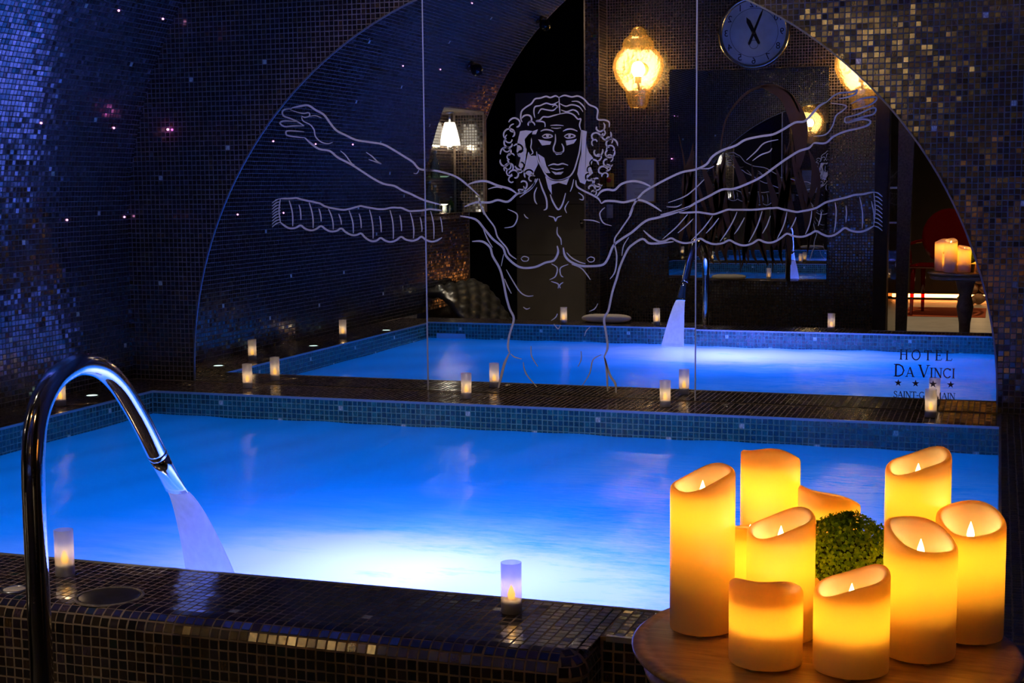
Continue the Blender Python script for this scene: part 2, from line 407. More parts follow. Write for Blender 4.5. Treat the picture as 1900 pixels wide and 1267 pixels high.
# lamp wall, with its pilaster on the left and dark pier on the right
wall_front = structure('wall_front', MB().box(-2.92, -.80, END_Y - .2, END_Y, FLOOR, 2.72), M_GROUT_D, 'brown mosaic wall carrying two amber lamps and a clock')
pos = grid((-2.87, END_Y - .0007, FLOOR), (1, 0, 0), (0, 0, 1), int(2.07 / P), int(3.12 / P)); pos[:, 0] = -.80 - (pos[:, 0] + 2.87) 
mosaic(wall_front, pos, (-1, 0, 0), (0, 0, 1), (0, 1, 0), PAL_BROWN, (), 0, .03)
pil = structure('trim_1', MB().box(-2.99, -2.872, END_Y - .2, END_Y + .22, FLOOR, 2.72), M_GROUT_D, 'slim mosaic pilaster left of the lamp wall')
mosaic(pil, grid((-2.8715, END_Y, FLOOR), (0, 1, 0), (0, 0, 1), 10, 146), (0, 1, 0), (0, 0, 1), (1, 0, 0), PAL_BROWN, (), 0, .03)
mosaic(pil, grid((-2.874, END_Y + .2205, FLOOR), (-1, 0, 0), (0, 0, 1), 5, 146), (-1, 0, 0), (0, 0, 1), (0, 1, 0), PAL_BROWN, (), 0, .03)
M_PIER = pbr('brown_pier', (.045, .026, .016), .55, noise=.3, nscale=15)
structure('trim_2', MB().box(-.86, -.765, END_Y - .15, END_Y + .05, FLOOR, 2.72), M_PIER, 'dark brown pier at the end of the lamp wall')
post = MB(); post.add([(-.695, END_Y - .05, FLOOR), (-.625, END_Y - .05, FLOOR), (-.625, END_Y + .06, FLOOR), (-.695, END_Y + .06, FLOOR),
    (-.705, END_Y - .05, 2.72), (-.555, END_Y - .05, 2.72), (-.555, END_Y + .06, 2.72), (-.705, END_Y + .06, 2.72)],
    [(3, 2, 1, 0), (4, 5, 6, 7), (0, 1, 5, 4), (1, 2, 6, 5), (2, 3, 7, 6), (3, 0, 4, 7)])
M_POST = pbr('brown_post', (.16, .11, .06), .6, noise=.35, nscale=70)
structure('trim_3', post, M_POST, 'brown textured post beside the glass door')

# ------------------------------------------------------------------ pool: coping, basin, water
def coping_body():
    me = bpy.data.meshes.new('coping'); bm = bmesh.new()
    def blk(x0, x1, y0, y1, z0, z1, bev=None):
        r = bmesh.ops.create_cube(bm, size=1)
        for q in r['verts']: q.co = Vector(((x0 + x1) / 2 + q.co.x * (x1 - x0), (y0 + y1) / 2 + q.co.y * (y1 - y0), (z0 + z1) / 2 + q.co.z * (z1 - z0)))
        if bev:
            es = [e for e in {e for q in r['verts'] for e in q.link_edges} if bev(*[(a.co + b.co) / 2 for a, b in [e.verts]])]
            bmesh.ops.bevel(bm, geom=es, offset=BEV, segments=7, affect='EDGES', profile=.5)
    return me, bm, blk
BEV = .044
me, bm, blk = coping_body()
zt = .0008
blk(WALL_X, XL, YF, YM + .011, FLOOR, zt)
blk(XR, .36, YF, YM + .011, FLOOR, zt)
blk(XL, XR, YB, YM + .011, FLOOR, zt)
blk(WALL_X, COPE_END + .0008, COPE_W - .0008, YF, FLOOR, zt, lambda m: (m.z > zt - 1e-4 and (m.y < COPE_W + .01 or m.x > COPE_END - .01)) or (m.y < COPE_W + .01 and m.x > COPE_END - .01))
blk(COPE_END - .0016, .36, COPE_N - .0008, YF, FLOOR, zt)
bm.to_mesh(me); bm.free(); me.materials.append(M_GROUT_D)
coping = link('pool_coping', me); tag(coping, 'dark mosaic coping and rounded pool edge', None, None, 'structure')
nx = int((COPE_END - BEV - WALL_X) / P)
# wide front edge: flat top, rounded nose, upright face
lt = YF - .006 - (COPE_W + BEV); la = BEV * PI / 2; lf = -FLOOR - BEV
tot = lt + la + lf
pos, V, Nn = [], [], []
for j in range(int(tot / P)):
    s = (j + .5) * P
    if s < lt: q, a = (YF - .006 - s, 0), 0.0
    elif s < lt + la:
        a = (s - lt) / BEV; q = (COPE_W + BEV - BEV * math.sin(a), -BEV + BEV * math.cos(a))
    else: a = PI / 2; q = (COPE_W, -BEV - (s - lt - la))
    for i in range(nx):
        pos.append((COPE_END - BEV - (i + .5) * P, q[0], q[1])); V.append((0, math.cos(a), math.sin(a))); Nn.append((0, -math.sin(a), math.cos(a)))
# end cap towards the steps
for j in range(int((la + lf) / P)):
    s = (j + .5) * P
    a = min(s / BEV, PI / 2); q = (COPE_END - BEV + BEV * math.sin(a), (-BEV + BEV * math.cos(a)) if a < PI / 2 else -BEV - (s - la))
    for i in range(4):
        pos.append((q[0], COPE_W + BEV + (i + .5) * P + .01, q[1])); V.append((-math.cos(a), 0, math.sin(a))); Nn.append((math.sin(a), 0, math.cos(a)))
U = np.array([(1, 0, 0) if abs(n[0]) < 1e-6 and v[0] == 0 else (0, 1, 0) for n, v in zip(Nn, V)], float)
nE = int((la + lf) / P) * 4; U[-nE:] = (0, 1, 0); U[:-nE] = (1, 0, 0)
pos, V, Nn = np.array(pos), np.array(V), np.array(Nn)
# pieces on the rounded corner itself
sp_, su_, sv_, sn_ = [], [], [], []
for j in range(3):
    a = (j + .55) * P / BEV; k_n = max(1, round(BEV * math.sin(a) * PI / 2 / P))
    for i in range(k_n):
        b = (i + .5) / k_n * PI / 2
        n_ = (math.sin(a) * math.sin(b), -math.sin(a) * math.cos(b), math.cos(a)); sn_.append(n_)
        sp_.append((COPE_END - BEV + BEV * n_[0], COPE_W + BEV + BEV * n_[1], -BEV + BEV * n_[2])); su_.append((math.cos(b), math.sin(b), 0)); sv_.append((-math.cos(a) * math.sin(b), math.cos(a) * math.cos(b), math.sin(a)))
pos = np.r_[pos, sp_]; U = np.r_[U, su_]; V = np.r_[V, sv_]; Nn = np.r_[Nn, sn_]
# column of pieces round the upright corner, narrow coping top and its face
cp, cu, cn = [], [], []
for k in range(3):
    a = (k + .5) / 3 * PI / 2
    for j in range(int(lf / P)):
        cp.append((COPE_END - BEV + BEV * math.sin(a), COPE_W + BEV - BEV * math.cos(a), -BEV - (j + .5) * P)); cu.append((math.cos(a), math.sin(a), 0)); cn.append((math.sin(a), -math.cos(a), 0))
pos = np.r_[pos, cp]; U = np.r_[U, cu]; V = np.r_[V, np.broadcast_to((0, 0, 1.), (len(cp), 3))]; Nn = np.r_[Nn, cn]
def more(g, u, v, n):
    global pos, U, V, Nn
    k = len(g); pos = np.r_[pos, g]; U = np.r_[U, np.broadcast_to(np.array(u, float), (k, 3))]; V = np.r_[V, np.broadcast_to(np.array(v, float), (k, 3))]; Nn = np.r_[Nn, np.broadcast_to(np.array(n, float), (k, 3))]
Xp, Yp, Zp = (1, 0, 0), (0, 1, 0), (0, 0, 1)
more(grid((COPE_END - BEV, COPE_W + BEV + .012, 0), Xp, Yp, 2, 13), Xp, Yp, Zp)
more(grid((COPE_END, COPE_N + .008, 0), Xp, Yp, 49, 8), Xp, Yp, Zp)
more(grid((COPE_END + .003, COPE_N, -.005) , Xp, (0, 0, -1), 49, 19), Xp, Zp, (0, -1, 0))
more(grid((XL - .004, YB + .006, 0), Xp, Yp, 161, 14), Xp, Yp, Zp)
more(grid((WALL_X + .004, YF, 0), Xp, Yp, 14, 132), Xp, Yp, Zp)
more(grid((XR + .005, YF, 0), Xp, Yp, 15, 132), Xp, Yp, Zp)
mosaic(coping, pos, U, V, Nn, PAL_BROWN, [(-1.46, 2.52, 0), (-1.18, 2.56, 0), (-.86, 2.50, 0), (-1.64, 2.66, 0), (-.95, 2.68, 0)], 300, .018, 0.0,
       skip=lambda a, b: ((a > 1175) & (b > 1110)) | (a < 98))

# basin with its tiled band
M_BASIN = pbr('pool_paint', (.30, .55, .85), .6)
bb = MB().box(XL - .1, XL + .0008, YF - .1, YB + .1, -1.15, -.003).box(XR - .0008, XR + .1, YF - .1, YB + .1, -1.15, -.003)
bb.box(XL, XR, YB - .0008, YB + .1, -1.15, -.003).box(XL, XR, YF - .1, YF + .0008, -1.15, -.003).box(XL - .1, XR + .1, YF - .1, YB + .1, -1.25, -1.15)
basin = structure('pool_basin', bb, M_GROUT_P, 'pool basin with a band of blue mosaic above the water')
nb = 161; nbv = 8
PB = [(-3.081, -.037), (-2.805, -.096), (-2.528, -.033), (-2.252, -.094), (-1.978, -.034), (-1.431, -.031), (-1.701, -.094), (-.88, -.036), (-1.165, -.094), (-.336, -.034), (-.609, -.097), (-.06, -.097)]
def band(o, u, n, c, wh, k=0):
    mosaic(basin, grid(o, u, (0, 0, -1), c, nbv), u, Zp, n, PAL_POOL, wh, k, .012)
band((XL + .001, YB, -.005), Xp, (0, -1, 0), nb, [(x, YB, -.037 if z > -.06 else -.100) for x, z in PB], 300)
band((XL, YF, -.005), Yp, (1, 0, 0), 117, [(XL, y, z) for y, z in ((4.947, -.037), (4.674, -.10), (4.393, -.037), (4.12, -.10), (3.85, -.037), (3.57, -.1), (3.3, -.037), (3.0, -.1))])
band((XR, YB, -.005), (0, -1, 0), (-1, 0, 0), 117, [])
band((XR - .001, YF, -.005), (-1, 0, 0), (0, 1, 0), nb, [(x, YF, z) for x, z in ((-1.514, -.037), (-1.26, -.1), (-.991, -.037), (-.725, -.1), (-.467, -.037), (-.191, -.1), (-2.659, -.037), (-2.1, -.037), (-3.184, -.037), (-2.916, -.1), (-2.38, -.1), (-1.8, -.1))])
# pale metal strip round the rim
M_RIM = pbr('rim_strip', (.55, .60, .68), .3, .6)
rim = MB().box(XL - .004, XR + .004, YB - .001, YB + .006, -.006, .003).box(XL - .006, XL + .001, YF, YB, -.006, .003).box(XR - .001, XR + .006, YF, YB, -.006, .003).box(XL, XR, YF - .006, YF + .001, -.006, .003)
rim.box(COPE_END + .01, .36, COPE_N - .003, COPE_N + .007, -.008, .003)
tag(rim.build('trim_4', M_RIM), 'pale metal strip along the pool rim', None, None, 'structure')

# water: cloudy with air, lit from below
def water_mat():
    m, nt, out = new_mat('aerated_water')
    tc = N(nt, 'ShaderNodeTexCoord')
    mp = N(nt, 'ShaderNodeMapping', inp={'Scale': (1.0, 3.2, 1.0)}); L(nt, tc.outputs['Object'], mp.inputs[0])
    n1 = N(nt, 'ShaderNodeTexNoise', inp={'Scale': 1.6, 'Detail': 7.0, 'Roughness': .62, 'Distortion': .5}); L(nt, mp.outputs[0], n1.inputs[0])
    sep = N(nt, 'ShaderNodeSeparateXYZ'); L(nt, tc.outputs['Object'], sep.inputs[0])
    # foam driven off the waterfall: an elongated plume along the near wall, drifting streaks, plus painted glints and scattered light
    def mth(op, a, b=None):
        q = N(nt, 'ShaderNodeMath', operation=op)
        for i, v in enumerate((a, b)):
            if v is None: continue
            if isinstance(v, (int, float)): q.inputs[i].default_value = v
            else: L(nt, v, q.inputs[i])
        return q.outputs[0]
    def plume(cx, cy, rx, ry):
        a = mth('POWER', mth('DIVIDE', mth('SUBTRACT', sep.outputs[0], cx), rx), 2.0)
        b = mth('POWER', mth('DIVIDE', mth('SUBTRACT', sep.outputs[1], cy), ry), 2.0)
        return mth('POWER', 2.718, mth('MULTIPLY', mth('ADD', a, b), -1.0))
    f = mth('ADD', mth('ADD', mth('MULTIPLY', plume(-1.42, 3.22, .68, .40), 1.5), mth('MULTIPLY', plume(-.75, 3.02, .55, .22), .5)), mth('MULTIPLY', plume(-.46, 4.42, .40, .42), 1.25))  # third plume paints the glints of sharp ripples at the right
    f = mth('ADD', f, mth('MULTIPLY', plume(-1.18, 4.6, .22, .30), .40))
    f = mth('ADD', f, mth('MULTIPLY', plume(-1.3, 3.7, .9, .6), .18))  # pale plume painted in for scattered light in the mirrored water
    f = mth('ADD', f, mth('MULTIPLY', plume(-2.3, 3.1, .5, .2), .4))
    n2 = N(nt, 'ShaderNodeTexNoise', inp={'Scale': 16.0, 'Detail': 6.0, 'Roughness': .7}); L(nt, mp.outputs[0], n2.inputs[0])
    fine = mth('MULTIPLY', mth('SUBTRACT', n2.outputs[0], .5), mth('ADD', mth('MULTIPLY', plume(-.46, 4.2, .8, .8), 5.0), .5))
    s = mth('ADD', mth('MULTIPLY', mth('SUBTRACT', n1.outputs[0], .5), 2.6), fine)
    foam_and_light = N(nt, 'ShaderNodeMath', operation='MULTIPLY_ADD', use_clamp=True); L(nt, f, foam_and_light.inputs[0]); L(nt, mth('ADD', s, 1.0), foam_and_light.inputs[1]); foam_and_light.inputs[2].default_value = -.06
    mix = N(nt, 'ShaderNodeMix', data_type='RGBA'); L(nt, foam_and_light.outputs[0], mix.inputs[0])
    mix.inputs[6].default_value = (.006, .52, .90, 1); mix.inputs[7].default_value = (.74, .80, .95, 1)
    tr = N(nt, 'ShaderNodeBsdfTranslucent'); L(nt, mix.outputs[2], tr.inputs[0])
    gl = N(nt, 'ShaderNodeBsdfGlossy', inp={'Roughness': .16}); lw = N(nt, 'ShaderNodeFresnel', inp={'IOR': 1.25})
    nb = N(nt, 'ShaderNodeTexNoise', inp={'Scale': 9.0, 'Detail': 5.0, 'Roughness': .6}); L(nt, mp.outputs[0], nb.inputs[0])
    bp = N(nt, 'ShaderNodeBump', inp={'Strength': .35, 'Distance': .012}); L(nt, nb.outputs[0], bp.inputs['Height'])
    L(nt, bp.outputs[0], gl.inputs['Normal'])
    mx = N(nt, 'ShaderNodeMixShader'); L(nt, lw.outputs[0], mx.inputs[0]); L(nt, tr.outputs[0], mx.inputs[1]); L(nt, gl.outputs[0], mx.inputs[2]); L(nt, mx.outputs[0], out.inputs[0])
    return m
M_WATER = water_mat()
gx, gy = 110, 80
wx = np.linspace(XL + .001, XR - .001, gx); wy = np.linspace(YF + .001, YB - .001, gy)
wv = []
for y in wy:
    for x in wx:
        wv.append((x, y, WATER + .0022 * math.sin(9 * x + 3 * y) * math.sin(7 * y - 2 * x) + .0015 * math.sin(23 * x - 5 * y) + .012 * math.exp(-((x + 1.6) ** 2 + (y - 3.05) ** 2) / .05)))
wf = [(j * gx + i, j * gx + i + 1, (j + 1) * gx + i + 1, (j + 1) * gx + i) for j in range(gy - 1) for i in range(gx - 1)]
water = link('pool_water', mesh_from('pool_water', wv, wf, M_WATER, True))
tag(water, 'glowing blue pool water clouded with bubbles', 'water', None, 'stuff')
